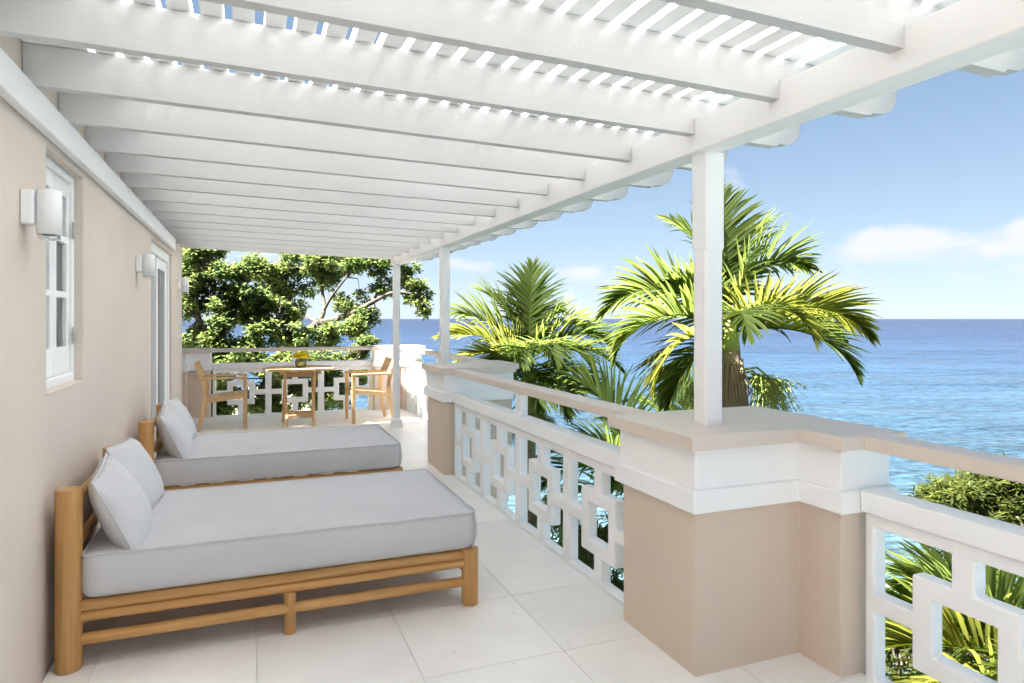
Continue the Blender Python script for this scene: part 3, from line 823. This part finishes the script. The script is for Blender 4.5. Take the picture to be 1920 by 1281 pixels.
M['petal'] = leaf_mat('yellow_petal', (.78, .66, .06), (.9, .8, .1), .35)
M['greenleaf'] = leaf_mat('vase_leaf', (.34, .40, .24), (.25, .38, .06), .3)
M['water'] = glass_mat('bowl_water', (.80, .88, .82))
def set_tint(me, arr):
    at = me.attributes.new('tint', 'FLOAT', 'POINT'); at.data.foreach_set('value', np.asarray(arr, dtype=np.float32))
def flowers():
    t = empty('flower_bowl', (TC[0] + .015, TC[1] - .05, .753), 0, 'round glass bowl of yellow flowers on the teak table', 'flowers')
    prof = [(.001, .0), (.042, .001), (.062, .018), (.073, .05), (.072, .08), (.062, .112)]
    V = []; F = []; n = 28
    for (rr, z) in prof:
        for k in range(n): V.append((rr * math.cos(2 * math.pi * k / n), rr * math.sin(2 * math.pi * k / n), z))
    for i in range(len(prof) - 1):
        for k in range(n): F.append((i * n + k, i * n + (k + 1) % n, (i + 1) * n + (k + 1) % n, (i + 1) * n + k))
    raw('bowl', V, F, M['bowlglass'], t, True)
    prof = [(.001, .012), (.050, .022), (.0605, .05), (.0600, .082), (.050, .098), (.001, .10)]
    V = []; F = []
    for (rr, z) in prof:
        for k in range(n): V.append((rr * math.cos(2 * math.pi * k / n), rr * math.sin(2 * math.pi * k / n), z))
    for i in range(len(prof) - 1):
        for k in range(n): F.append((i * n + k, i * n + (k + 1) % n, (i + 1) * n + (k + 1) % n, (i + 1) * n + k))
    o = raw('leaf_lining', V, F, M['greenleaf'], t, True); set_tint(o.data, rng.random(len(V)) * .5)
    for (x, y, z, r) in ((-.052, -.02, .150, .062), (.035, -.038, .158, .064), (.01, .05, .165, .060), (-.05, .045, .152, .055), (.07, .02, .148, .055)):
        V = []; F = []; T = []
        for q in range(170):
            u = 1 - 1.5 * (q + .5) / 170; a = q * 2.39996; s = math.sqrt(max(0, 1 - u * u))
            d = Vector((s * math.cos(a), s * math.sin(a), u)); tn = d.cross(Vector((0, 0, 1))); tn = tn.normalized() if tn.length > .01 else Vector((1, 0, 0))
            L = r * random.uniform(.8, 1.08); w = .0062
            c = Vector((x, y, z)); b = len(V); up = d.cross(tn)
            V += [c + d * L * .25 - tn * w * .4, c + d * L * .25 + tn * w * .4, c + d * L * .8 + tn * w + up * .002, c + d * L + up * .006, c + d * L * .8 - tn * w + up * .002]
            F.append((b, b + 1, b + 2, b + 3, b + 4)); T += [random.random()] * 5
        bl = raw('bloom', V, F, M['petal'], t); set_tint(bl.data, T)
    for (az, L, e) in ((-12, .15, 8), (150, .09, 20)):
        V = []; F = []; T = []
        d = Vector((math.cos(R(az)), math.sin(R(az)), math.tan(R(e)))).normalized(); sd_ = Vector((-d.y, d.x, 0)).normalized()
        for i in range(7):
            f = i / 6; w = .024 * math.sin(math.pi * (.05 + .95 * f)) ** .8; c = Vector((0, 0, .125)) + d * (.04 + L * f) + Vector((0, 0, -.03 * f * f))
            V += [c - sd_ * w, c + Vector((0, 0, -.004)), c + sd_ * w]; T += [.7] * 3
            if i: b = 3 * i; F += [(b - 3, b - 2, b + 1, b), (b - 2, b - 1, b + 2, b + 1)]
        lf = raw('leaf', V, F, M['greenleaf'], t, True); set_tint(lf.data, T)
flowers()

# ------------------------------------------------------------------ palms
def frond_mesh(L, e0, droop, nl, leaf, seed, wid=.041, vee=24, petiole=.16, roll=0.0, side_bend=0.0, droopy=.5, yellow=0.0, tipw=.45):
    rn = random.Random(seed)
    N_ = 26; pts = [Vector((0, 0, 0))]; tans = []
    for i in range(N_):
        s = (i + .5) / N_; a = e0 - droop * s ** 1.6; b = side_bend * s * s
        t = Vector((math.cos(a) * math.cos(b), math.cos(a) * math.sin(b), math.sin(a)))
        tans.append(t); pts.append(pts[-1] + t * L / N_)
    tans.append(tans[-1])
    V, F = tube_data(pts, [max(.0022, .017 * (1 - i / N_) ** .8 * (L / 1.8)) for i in range(N_ + 1)], 6)
    V = list(V); T = [.45 + .3 * yellow] * len(V)
    K = 5
    for i in range(nl):
        s = petiole + (1 - petiole) * (i + .5) / nl
        fi = s * N_; k = min(int(fi), N_ - 1); fr = fi - k
        p = pts[k].lerp(pts[k + 1], fr); t = tans[k].lerp(tans[k + 1], fr).normalized()
        sd_ = t.cross(Vector((0, 0, 1)))
        sd_ = sd_.normalized() if sd_.length > .05 else Vector((0, -1, 0))
        n = sd_.cross(t).normalized()
        rot = Matrix.Rotation(roll, 3, t); sd_ = rot @ sd_; n = rot @ n
        q = (s - petiole) / (1 - petiole)
        ln = leaf * (.55 + .45 * math.sin(math.pi * min(1, .12 + q * 1.02)) if q < .5 else (.55 + .45 * math.sin(math.pi * min(1, .12 + q * 1.02))) * (1 - (1 - tipw) * ((q - .5) * 2) ** 1.5))
        al = R(70 - 52 * q)
        for sg in (-1, 1):
            if rn.random() < .035: continue
            l = ln * rn.uniform(1.0, 1.22); ve = R(vee + rn.uniform(-10, 10)); aa = al + R(rn.uniform(-5, 5))
            d = (t * math.cos(aa) + (sd_ * sg * math.cos(ve) + n * math.sin(ve)) * math.sin(aa)).normalized()
            wv = t.cross(d); wv = (d.cross(wv)).normalized() * -1 if wv.length > .02 else t
            fold = d.cross(wv).normalized()
            if fold.z > 0: fold = -fold
            c = p.copy(); dd = d.copy(); b = len(V); ty = min(1, max(0, rn.gauss(.42 + .35 * yellow, .16)))
            dr = droopy * rn.uniform(.5, 1.5); kink = rn.random() < .08
            for j in range(K):
                f = j / (K - 1); w = wid / 2 * (L / 1.8) ** .4 * (.35 + .65 * math.sin(math.pi * (.18 + .80 * f)) ** .8) * (1 - .55 * f ** 3)
                if j == K - 1: w *= .35
                V += [c - wv * w, c + fold * w * .38, c + wv * w]
                T += [min(1, ty + .35 * yellow * f ** 2 + (.25 * f ** 3 if ty > .5 else 0))] * 3
                if j: q_ = b + 3 * j; F += [(q_ - 3, q_ - 2, q_ + 1, q_), (q_ - 2, q_ - 1, q_ + 2, q_ + 1)]
                dd = (dd + Vector((0, 0, -1)) * dr * .16 * (1 + f) * (3 if kink and j == 2 else 1)).normalized()
                c = c + dd * l / (K - 1)
    me = bpy.data.meshes.new('frond'); me.from_pydata([tuple(v) for v in V], [], F); me.update()
    for p_ in me.polygons: p_.use_smooth = True
    set_tint(me, T)
    return me
def palm(name, crown, fronds, label, group, trunk_r=.10, lean=(0, 0), default='palm', fruit=None, skirt=False, seed=1):
    """fronds: (turn in degrees from the sea-side right of the house front, rise, droop, length, leaflet length, material, roll, side bend)"""
    bz = ground_z(crown.x, crown.y) - .1
    t = empty(name, (crown.x + lean[0], crown.y + lean[1], bz), 0, label, 'palm tree', group)
    top = crown - t.location; n = 26
    path = []; rad = []
    for i in range(n + 1):
        f = i / n; path.append(Vector((top.x * f ** 1.6, top.y * f ** 1.6, top.z * f)))
        rad.append(trunk_r * (1.25 - .35 * f + .5 * math.exp(-f * 14)) * (1 + .05 * (i % 2)))
    tube('trunk', path, rad, M['palmtrunk'], t, 14)
    tube('crownshaft', [top + Vector((0, 0, -.05)), top + Vector((0, 0, .12)), top + Vector((0, 0, .32))], [trunk_r * .95, trunk_r * .8, trunk_r * .35], M['stalk'], t, 12)
    for i, f in enumerate(fronds):
        az, e, dr, L, leaf = f[:5]; mk = f[5] if len(f) > 5 else default; roll = f[6] if len(f) > 6 else 0; sb = f[7] if len(f) > 7 else 0
        me = frond_mesh(L, R(e), R(dr), int(30 + 10 * L), leaf, seed * 100 + i, roll=R(roll), side_bend=R(sb), yellow=.8 if mk == 'palm_yellow' else .15)
        o = link('frond', me, M[mk], t); o.location = top + Vector((0, 0, .10 + .16 * max(0, math.sin(R(e))))); o.rotation_euler = (0, 0, R(az) - TH)
    if skirt:
        V = []; F = []
        for k in range(300):
            a = random.uniform(0, 2 * math.pi); r0 = trunk_r * random.uniform(.9, 1.15); z0 = random.uniform(-.35, -.12); l = random.uniform(.35, 1.25)
            c0 = top + Vector((r0 * math.cos(a), r0 * math.sin(a), z0)); c1 = c0 + Vector((math.cos(a) * random.uniform(.0, .10), math.sin(a) * random.uniform(.0, .10), -l * .5)); c2 = c1 + Vector((random.uniform(-.05, .05), random.uniform(-.05, .05), -l * .5))
            v_, f_ = tube_data([c0, c1, c2], [.0045, .0035, .002], 3, False); b = len(V); V += v_; F += [tuple(q + b for q in ff) for ff in f_]
        sk = raw('dry_fibres', V, F, M['fibre'], t); tag(sk, kind='stuff')
    for (az, dz, L) in (fruit or ()):
        V = []; F = []; FV = []; FF = []
        d = Vector((math.cos(R(az) - TH), math.sin(R(az) - TH), 0)); o0 = top + Vector((0, 0, dz)) + d * trunk_r
        sd_ = Vector((-d.y, d.x, 0))
        main = [o0, o0 + d * L * .25 + Vector((0, 0, .03)), o0 + d * L * .5 + Vector((0, 0, -.10))]
        v_, f_ = tube_data(main, [.016, .013, .008], 6); V += v_; F += f_
        for k in range(150):
            f = random.uniform(.25, 1); p0 = main[0].lerp(main[2], f); tgt = p0 + d * random.uniform(-.05, L * .5) + sd_ * random.uniform(-.3, .3) * L + Vector((0, 0, -random.uniform(.1, .75) * L))
            mid = p0.lerp(tgt, .5) + Vector((0, 0, .07 * L)) + d * .04
            v_, f_ = tube_data([p0, mid, tgt], [.004, .003, .002], 3, False); b = len(V); V += v_; F += [tuple(q + b for q in ff) for ff in f_]
            for q in range(5):
                c = mid.lerp(tgt, random.uniform(.1, 1)) + Vector((random.uniform(-.012, .012), random.uniform(-.012, .012), random.uniform(-.012, .012))); r = random.uniform(.006, .010); b = len(FV)
                FV += [c + Vector(x) * r for x in ((1, 0, 0), (-1, 0, 0), (0, 1, 0), (0, -1, 0), (0, 0, 1.2), (0, 0, -1.2))]
                FF += [(b, b + 2, b + 4), (b + 2, b + 1, b + 4), (b + 1, b + 3, b + 4), (b + 3, b, b + 4), (b + 2, b, b + 5), (b + 1, b + 2, b + 5), (b + 3, b + 1, b + 5), (b, b + 3, b + 5)]
        st = raw('fruit_stalk', V, F, M['stalk'], t); fo = raw('fruit', FV, FF, M['fruit'], st); tag(fo, kind='stuff')
    return t
Y_, D_ = 'palm_yellow', 'palm_dark'
palm('palm_tree', pt(1368, 648, 7.0), [
    (100, 86, 22, 1.57, 0.57, 'palm', 10), (160, 80, 55, 1.35, 0.50, 'palm', -20), (15, 70, 100, 1.26, 0.57, 'palm', -35, -10), (40, 80, 55, 1.35, 0.54, 'palm', -10),
    (180, 42, 96, 1.52, 0.54, 'palm', 35), (192, 24, 100, 1.52, 0.54, 'palm', 30), (205, 6, 90, 1.22, 0.52, Y_, 20), (186, 55, 60, 0.87, 0.43, 'palm', 20),
    (-55, 36, 112, 1.09, 0.54, Y_, -25, 10), (-10, 28, 82, 1.52, 0.52, Y_, -30), (10, 24, 72, 1.39, 0.49, 'palm', -20), (-25, 12, 82, 1.39, 0.49, 'palm', -15),
    (-95, 38, 115, 0.83, 0.48, 'palm'), (205, -20, 55, 1.09, 0.48, 'palm'), (175, -25, 55, 1.04, 0.48, D_), (80, 20, 90, 1.13, 0.43, D_)],
    'large palm behind the nearest white post, with drooping yellow green fronds', 'palms in the garden below the terrace', .115, (.25, .1),
    fruit=((-35, -.25, .66), (5, -.3, .55), (200, -.28, .5)), skirt=True, seed=1)
palm('palm_tree', pt(992, 700, 9.6), [
    (75, 86, 15, 1.33, 0.60, 'palm', 0), (100, 80, 30, 1.12, 0.53, 'palm', 15), (150, 66, 45, 1.33, 0.65, 'palm', 15), (164, 48, 50, 1.38, 0.60, 'palm', 25),
    (180, 34, 50, 1.38, 0.47, Y_, 25), (188, 22, 70, 1.20, 0.47, Y_, 15), (200, 10, 80, 1.03, 0.47, 'palm', 10), (50, 70, 85, 1.16, 0.56, 'palm', -10), (22, 58, 105, 1.25, 0.56, 'palm', -20), (4, 42, 88, 1.38, 0.52, 'palm', -25),
    (-6, 24, 75, 1.42, 0.50, 'palm', -15), (-28, 34, 105, 1.12, 0.52, 'palm'), (-65, 42, 115, 0.95, 0.52, 'palm'), (-100, 40, 120, 0.86, 0.47, D_), (-130, 35, 115, 0.86, 0.47, 'palm'), (215, 25, 105, 0.95, 0.52, 'palm'),
    (10, 2, 65, 1.29, 0.47, D_, -10), (60, 30, 100, 1.03, 0.43, D_), (235, 22, 110, 0.95, 0.47, D_), (-45, 5, 90, 1.03, 0.47, D_), (120, 40, 100, 1.03, 0.47, D_), (-80, -12, 60, .95, .5, 'palm'), (-50, -18, 55, 1.05, .5, D_), (230, -12, 60, 1.0, .5, 'palm')],
    'bushy palm beyond the middle pier with upright ragged fronds', 'palms in the garden below the terrace', .095, (.1, .2), fruit=((-60, -.5, .6), (210, -.5, .6), (-110, -.55, .55)), seed=2)
palm('palm_tree', pt(1205, 945, 7.8), [
    (150, 74, 62, 1.65, .62, 'palm', 55), (100, 60, 80, 1.2, .55, D_), (165, 40, 75, 1.4, .55, 'palm'), (200, 35, 80, 1.4, .55, 'palm'), (240, 45, 90, 1.2, .5, 'palm'), (-60, 40, 90, 1.3, .5, D_),
    (-20, 40, 85, 1.3, .55, D_), (20, 45, 80, 1.2, .5, 'palm'), (60, 55, 80, 1.2, .5, D_), (180, 10, 60, 1.3, .5, D_), (-100, 30, 80, 1.2, .5, D_), (190, 55, 70, 1.3, .55, 'palm')],
    'low green palm whose frond rises behind the openwork balustrade between the piers', 'palms in the garden below the terrace', .08, (0, .1), seed=3)
palm('palm_tree', pt(1300, 880, 9.5), [
    (100, 75, 45, 1.3, .55, 'palm'), (150, 60, 70, 1.3, .5, 'palm'), (180, 40, 80, 1.3, .5, D_), (30, 55, 75, 1.2, .5, 'palm'), (0, 35, 80, 1.2, .5, D_), (-50, 40, 90, 1.2, .5, D_), (220, 40, 90, 1.2, .5, 'palm')],
    'small palm low behind the large palm, mostly hidden by the near pier', 'palms in the garden below the terrace', .08, (0, 0), seed=4)
palm('palm_tree', pt(1955, 1300, 5.4), [
    (178, 22, 40, 1.46, 0.74, Y_, 45), (165, 34, 45, 1.46, 0.72, 'palm', 40), (188, 8, 45, 1.46, 0.74, Y_, 30), (150, 45, 50, 1.34, 0.72, 'palm', 20), (205, 15, 60, 1.34, 0.72, Y_, 20), (90, 40, 70, 1.46, 0.66, 'palm'),
    (40, 40, 70, 1.46, 0.60, 'palm'), (0, 35, 80, 1.46, 0.60, 'palm'), (-60, 35, 85, 1.22, 0.60, 'palm'), (240, 30, 90, 1.10, 0.60, 'palm'), (180, -8, 50, 1.46, 0.72, 'palm', 20), (145, 20, 60, 1.46, 0.66, D_), (172, 55, 65, 1.28, 0.72, 'palm', 60)],
    'yellow green palm seen through the openwork balustrade in the right corner', 'palms in the garden below the terrace', .08, (.2, .1), seed=5)

# ------------------------------------------------------------------ leafy trees
def leaf_cloud(name, rosettes, m, parent, leaf_len, leaf_w, per, kind='stuff', droop=.25, tint0=.45):
    """rosettes: array (n,4) of twig tips x,y,z and tint; every tip carries a whorl of folded leaves"""
    P = np.repeat(np.asarray(rosettes)[:, :3], per, 0); tn = np.repeat(np.asarray(rosettes)[:, 3], per, 0); n = len(P)
    az = rng.uniform(0, 2 * np.pi, n); el = rng.normal(.15 - droop, .55, n)
    d = np.stack([np.cos(az) * np.cos(el), np.sin(az) * np.cos(el), np.sin(el)], 1)
    sd_ = np.stack([-np.sin(az), np.cos(az), np.zeros(n)], 1)
    ro = rng.normal(0, .5, n)[:, None]
    nm = np.cross(d, sd_); sd2 = sd_ * np.cos(ro) + nm * np.sin(ro); nm2 = np.cross(d, sd2)
    L = (leaf_len * rng.uniform(.65, 1.2, n))[:, None]; w = (leaf_w * rng.uniform(.7, 1.15, n))[:, None]
    base = P + d * L * .08 + rng.normal(0, leaf_len * .14, (n, 3))
    v0 = base; v1 = base + d * L * .5 + sd2 * w * .5 + nm2 * w * .14; v2 = base + d * L - nm2 * L * .06; v3 = base + d * L * .5 - sd2 * w * .5 + nm2 * w * .14
    V = np.stack([v0, v1, v2, v3], 1).reshape(-1, 3)
    me = bpy.data.meshes.new(name); me.vertices.add(len(V)); me.vertices.foreach_set('co', V.astype(np.float32).ravel())
    i = np.arange(n) * 4; tri = np.stack([i, i + 1, i + 2, i, i + 2, i + 3], 1).ravel()
    me.loops.add(len(tri)); me.loops.foreach_set('vertex_index', tri.astype(np.int32))
    me.polygons.add(2 * n); me.polygons.foreach_set('loop_start', np.arange(0, 6 * n, 3).astype(np.int32)); me.polygons.foreach_set('loop_total', np.full(2 * n, 3, np.int32))
    me.update(); me.validate()
    set_tint(me, np.clip(np.repeat(tn + rng.normal(0, .13, n), 4), 0, 1))
    o = link(name, me, m, parent); tag(o, kind=kind)
    return o
def clumps_to_tips(clumps, dens):
    """clumps: (px, py, distance, half width px, half height px, weight); tips sit in sub-clumps inside each, thicker towards the shell"""
    out = []
    for (px, py, d, rx, ry, wt) in clumps:
        c = pt(px, py, d); a, b = rx * d / 1250, ry * d / 1250; dp = (a + b) * .5
        right = Vector((CT, -ST, 0)); ahead = Vector((ST, CT, 0))
        nsub = max(3, int(wt * 7.5 * max(1, a * b * 2.2)))
        for k in range(nsub):
            q = rng.normal(size=3); q /= np.linalg.norm(q); r = rng.uniform(.35, 1.0) ** .6
            sc = c + right * float(q[0] * r * a) + ahead * float(q[1] * r * dp) + Vector((0, 0, float(q[2] * r * b)))
            sr = rng.uniform(.18, .36) * min(1.2, max(.55, (a + b)))
            for j in range(int(dens * (sr / .22) ** 2)):
                g = rng.normal(size=3); g /= np.linalg.norm(g); rr = sr * rng.uniform(.3, 1) ** .5
                out.append((sc.x + g[0] * rr, sc.y + g[1] * rr, sc.z + g[2] * rr * .75, float(np.clip(.40 + .18 * rng.normal() + .10 * g[2], 0, 1))))
    return np.array(out)
def limb(name, pts, parent, base, m='bark'):
    P = [Vector(p[:3]) - base for p in pts]; rr = [p[3] * .62 for p in pts]
    # smooth the polyline a little and roughen it
    Q = []; S = []
    for i in range(len(P) - 1):
        for k in range(5):
            f = k / 5; a = P[max(i - 1, 0)]; b = P[i]; c = P[i + 1]; e = P[min(i + 2, len(P) - 1)]
            q = .5 * ((2 * b) + (c - a) * f + (2 * a - 5 * b + 4 * c - e) * f * f + (3 * b - a - 3 * c + e) * f ** 3)
            Q.append(q + Vector((random.uniform(-1, 1), random.uniform(-1, 1), random.uniform(-1, 1))) * rr[i] * .12); S.append(rr[i] + (rr[i + 1] - rr[i]) * f)
    Q.append(P[-1]); S.append(rr[-1])
    return tube(name, Q, S, M[m], parent, 9)
def tree(name, label, group, base, limbs, clumps, dens, leaf_len, leaf_w, per, m, twigs=True):
    t = empty(name, base, 0, label, 'tree', group)
    for i, l in enumerate(limbs): limb('trunk' if i == 0 else 'branch', l, t, Vector(base))
    tips = clumps_to_tips(clumps, dens)
    if len(limbs) and twigs:
        nodes = [Vector(p[:3]) for l in limbs for p in l[1:]]
        V = []; F = []
        for k in rng.choice(len(tips), min(170, len(tips)), False):
            e = Vector(tips[k][:3]); nd = min(nodes, key=lambda q: (q - e).length)
            if (nd - e).length > 2.2: continue
            mid = nd.lerp(e, .5) + Vector((random.uniform(-.12, .12), random.uniform(-.12, .12), random.uniform(-.05, .15)))
            v_, f_ = tube_data([nd - Vector(base), mid - Vector(base), e - Vector(base)], [.016, .010, .004], 4, False); b = len(V); V += v_; F += [tuple(q + b for q in ff) for ff in f_]
        if V: tag(raw('twigs', V, F, M['bark'], t), kind='stuff')
    tips[:, :3] -= np.array(base)
    leaf_cloud('crown', tips, M[m], t, leaf_len, leaf_w, per)
    return t
def P4(px, py, d, r): v = pt(px, py, d); return (v.x, v.y, v.z, r)
b = pt(520, 700, 13.5); g0 = ground_z(b.x, b.y)
tree('spreading_tree', 'broad leafy tree with a leaning grey limb beyond the far balustrade', 'leafy trees beyond the far balustrade', (b.x - .4, b.y, g0 - .2),
     [[(b.x - .4, b.y, g0 - .2, .26), (b.x - .3, b.y, g0 + 2.2, .20), P4(530, 668, 13.5, .17), P4(562, 632, 13.4, .15), P4(598, 606, 13.3, .13)],
      [P4(598, 606, 13.3, .11), P4(650, 592, 13.2, .085), P4(700, 566, 13.1, .07), P4(742, 548, 13.0, .05), P4(790, 556, 13, .03)],
      [P4(598, 606, 13.3, .08), P4(608, 580, 13.4, .06), P4(604, 545, 13.6, .05), P4(600, 505, 13.7, .03)],
      [P4(606, 585, 13.4, .05), P4(622, 556, 13.2, .04), P4(650, 520, 13.1, .03)],
      [P4(700, 566, 13.1, .05), P4(712, 535, 13.2, .04), P4(715, 500, 13.3, .03)],
      [P4(598, 606, 13.3, .06), P4(570, 590, 13.8, .05), P4(540, 560, 14, .04), P4(510, 530, 14, .03)],
      [P4(610, 612, 13.3, .05), P4(640, 622, 13, .035), P4(672, 640, 12.8, .02)],
      [P4(545, 650, 13.5, .07), P4(525, 625, 13.9, .05), P4(500, 600, 14.2, .03)]],
     [(500, 500, 13.8, 50, 26, 1), (560, 490, 13.8, 50, 22, 1.1), (620, 490, 13.6, 50, 22, 1.1), (680, 495, 13.4, 45, 24, 1.1), (735, 505, 13.3, 38, 26, 1.1), (772, 535, 13.2, 26, 30, 1.0), (790, 570, 13.1, 18, 20, .9),
      (560, 525, 14, 45, 22, .9), (610, 528, 13.8, 40, 20, .9), (500, 560, 14.2, 45, 26, .9), (655, 565, 13.4, 36, 20, .9), (680, 590, 13.2, 28, 16, 1.0), (720, 540, 13.3, 25, 18, .6),
      (540, 580, 14.2, 35, 22, .7), (640, 625, 13, 40, 16, 1.1), (670, 610, 12.9, 22, 16, 1.0), (590, 640, 13, 50, 14, .9)],
     56, .098, .050, 5, 'leaf')
b = pt(400, 720, 12.0); g0 = ground_z(b.x, b.y)
tree('dense_tree', 'dense dark green leafy tree at the left beyond the far balustrade', 'leafy trees beyond the far balustrade', (b.x, b.y, g0 - .2),
     [[(b.x, b.y, g0 - .2, .24), (b.x, b.y, g0 + 2, .18), P4(392, 660, 12, .14), P4(372, 600, 12, .09), P4(366, 540, 12, .06), P4(375, 490, 12, .03)],
      [P4(392, 660, 12, .10), P4(430, 600, 12.2, .07), P4(450, 550, 12.4, .04)], [P4(392, 660, 12, .10), P4(470, 635, 12.3, .07), P4(520, 610, 12.5, .04)], [P4(372, 600, 12, .06), P4(345, 560, 12.2, .04), P4(330, 510, 12.4, .03)]],
     [(375, 480, 12.2, 42, 26, 1.2), (400, 470, 12.4, 32, 20, 1.0), (360, 520, 12, 42, 30, 1.2), (420, 525, 12.2, 38, 28, 1.2), (440, 560, 12.2, 34, 28, 1.1), (375, 575, 12, 48, 26, 1.0), (400, 620, 11.9, 50, 24, 1.1), (465, 600, 12.3, 42, 26, 1.2), (475, 565, 12.6, 36, 26, 1.1), (520, 590, 12.8, 36, 24, 1.1), (550, 625, 12.6, 34, 18, 1.1),
      (360, 640, 12.2, 40, 20, .8), (500, 630, 12.2, 45, 18, .8), (450, 645, 12, 40, 14, .8), (320, 500, 12.5, 40, 50, .9), (300, 600, 12.5, 40, 50, .8)],
     60, .098, .052, 5, 'leaf2')
b = pt(480, 860, 12.4); g0 = ground_z(b.x, b.y)
tree('low_tree', 'low leafy tree seen through the far balustrade behind the table', 'leafy trees beyond the far balustrade', (b.x, b.y, g0 - .2),
     [[(b.x, b.y, g0 - .2, .14), (b.x, b.y, g0 + 1.2, .12), P4(490, 760, 12.4, .09), P4(500, 710, 12.4, .05)], [P4(490, 760, 12.4, .07), P4(560, 730, 12.3, .05), P4(620, 700, 12.2, .03)], [P4(490, 760, 12.4, .07), P4(420, 720, 12.5, .05), P4(395, 690, 12.5, .03)]],
     [(410, 690, 11.7, 50, 30, 1.3), (470, 680, 11.8, 45, 28, 1.2), (530, 690, 11.8, 45, 26, 1.2), (590, 685, 11.9, 45, 26, 1.2), (640, 695, 12.2, 36, 28, 1.2), (430, 750, 12.2, 50, 34, 1.2), (500, 750, 12.3, 50, 32, 1.1), (570, 745, 12.3, 50, 30, 1.1), (630, 745, 12.1, 40, 30, 1.1), (670, 660, 12.6, 14, 12, 1), (690, 640, 12.6, 12, 8, 1), (670, 700, 12.2, 16, 16, .9), (380, 760, 12.5, 45, 40, 1)],
     52, .096, .050, 5, 'leaf')
b = pt(1870, 1130, 8.0); g0 = ground_z(b.x, b.y)
tree('seaside_tree', 'yellow green bushy tree top below the right hand handrail', 'bushes by the water on the right', (b.x, b.y, min(g0, -5.5)),
     [[(b.x, b.y, min(g0, -5.5), .22), (b.x, b.y, -3.2, .18), P4(1870, 1040, 8, .12), P4(1880, 960, 8, .05)], [P4(1870, 1040, 8, .09), P4(1815, 970, 7.9, .04)], [P4(1870, 1040, 8, .09), P4(1940, 970, 8, .04)]],
     [(1850, 912, 8.0, 55, 24, 1.5), (1905, 905, 8.0, 55, 28, 1.5), (1790, 925, 7.9, 45, 18, 1.5), (1765, 940, 7.8, 28, 12, 1.4), (1850, 950, 7.8, 70, 26, 1.5), (1920, 950, 7.9, 60, 34, 1.5), (2000, 930, 8.2, 60, 50, 1.2), (1790, 1000, 7.9, 34, 40, 1.2), (1850, 1030, 7.8, 60, 50, 1.2), (1940, 1030, 8, 70, 60, 1.2), (1790, 1070, 7.8, 30, 30, 1.0)],
     42, .12, .036, 7, 'bush')
def shrub(px, py, d, rx, ry, label, m='bush', ll=.07, lw=.03, n=1.0, group='garden shrubs below the terrace'):
    c = pt(px, py, d); g0 = ground_z(c.x, c.y); base = (c.x, c.y, min(g0, c.z - .3))
    tree('garden_shrub', label, group, base, [[(c.x, c.y, base[2], .05), (c.x + .05, c.y, (base[2] + c.z) / 2, .04), (c.x, c.y + .05, c.z, .02)]],
         [(px, py, d, rx, ry, n), (px - rx * .5, py + ry * .3, d + .2, rx * .6, ry * .7, n), (px + rx * .5, py + ry * .3, d - .1, rx * .6, ry * .7, n)], 26, ll, lw, 5, m)['category'] = 'shrub'
shrub(1690, 1210, 7.2, 60, 70, 'pale small leaved shrub seen through the first gap of the right balustrade', 'bush', .065, .034)
shrub(1790, 1190, 7.6, 90, 70, 'small leaved shrub behind the yellow palm at the right balustrade', 'leaf', .065, .03)
shrub(1900, 1260, 7.2, 90, 80, 'small leaved shrub at the lower right picture corner', 'leaf', .065, .03)
shrub(1120, 1010, 8.4, 60, 60, 'dark shrub low behind the openwork near the big pier', 'leaf2', .08, .035)
shrub(1050, 960, 9.4, 40, 40, 'dark shrub low behind the middle of the openwork balustrade', 'leaf2', .08, .035)
shrub(1150, 1110, 8.8, 60, 60, 'dark shrub at the foot of the openwork beside the big pier', 'leaf', .08, .035)
shrub(1085, 1060, 10.0, 60, 50, 'dark shrub near the water seen low through the openwork', 'leaf2', .08, .035)
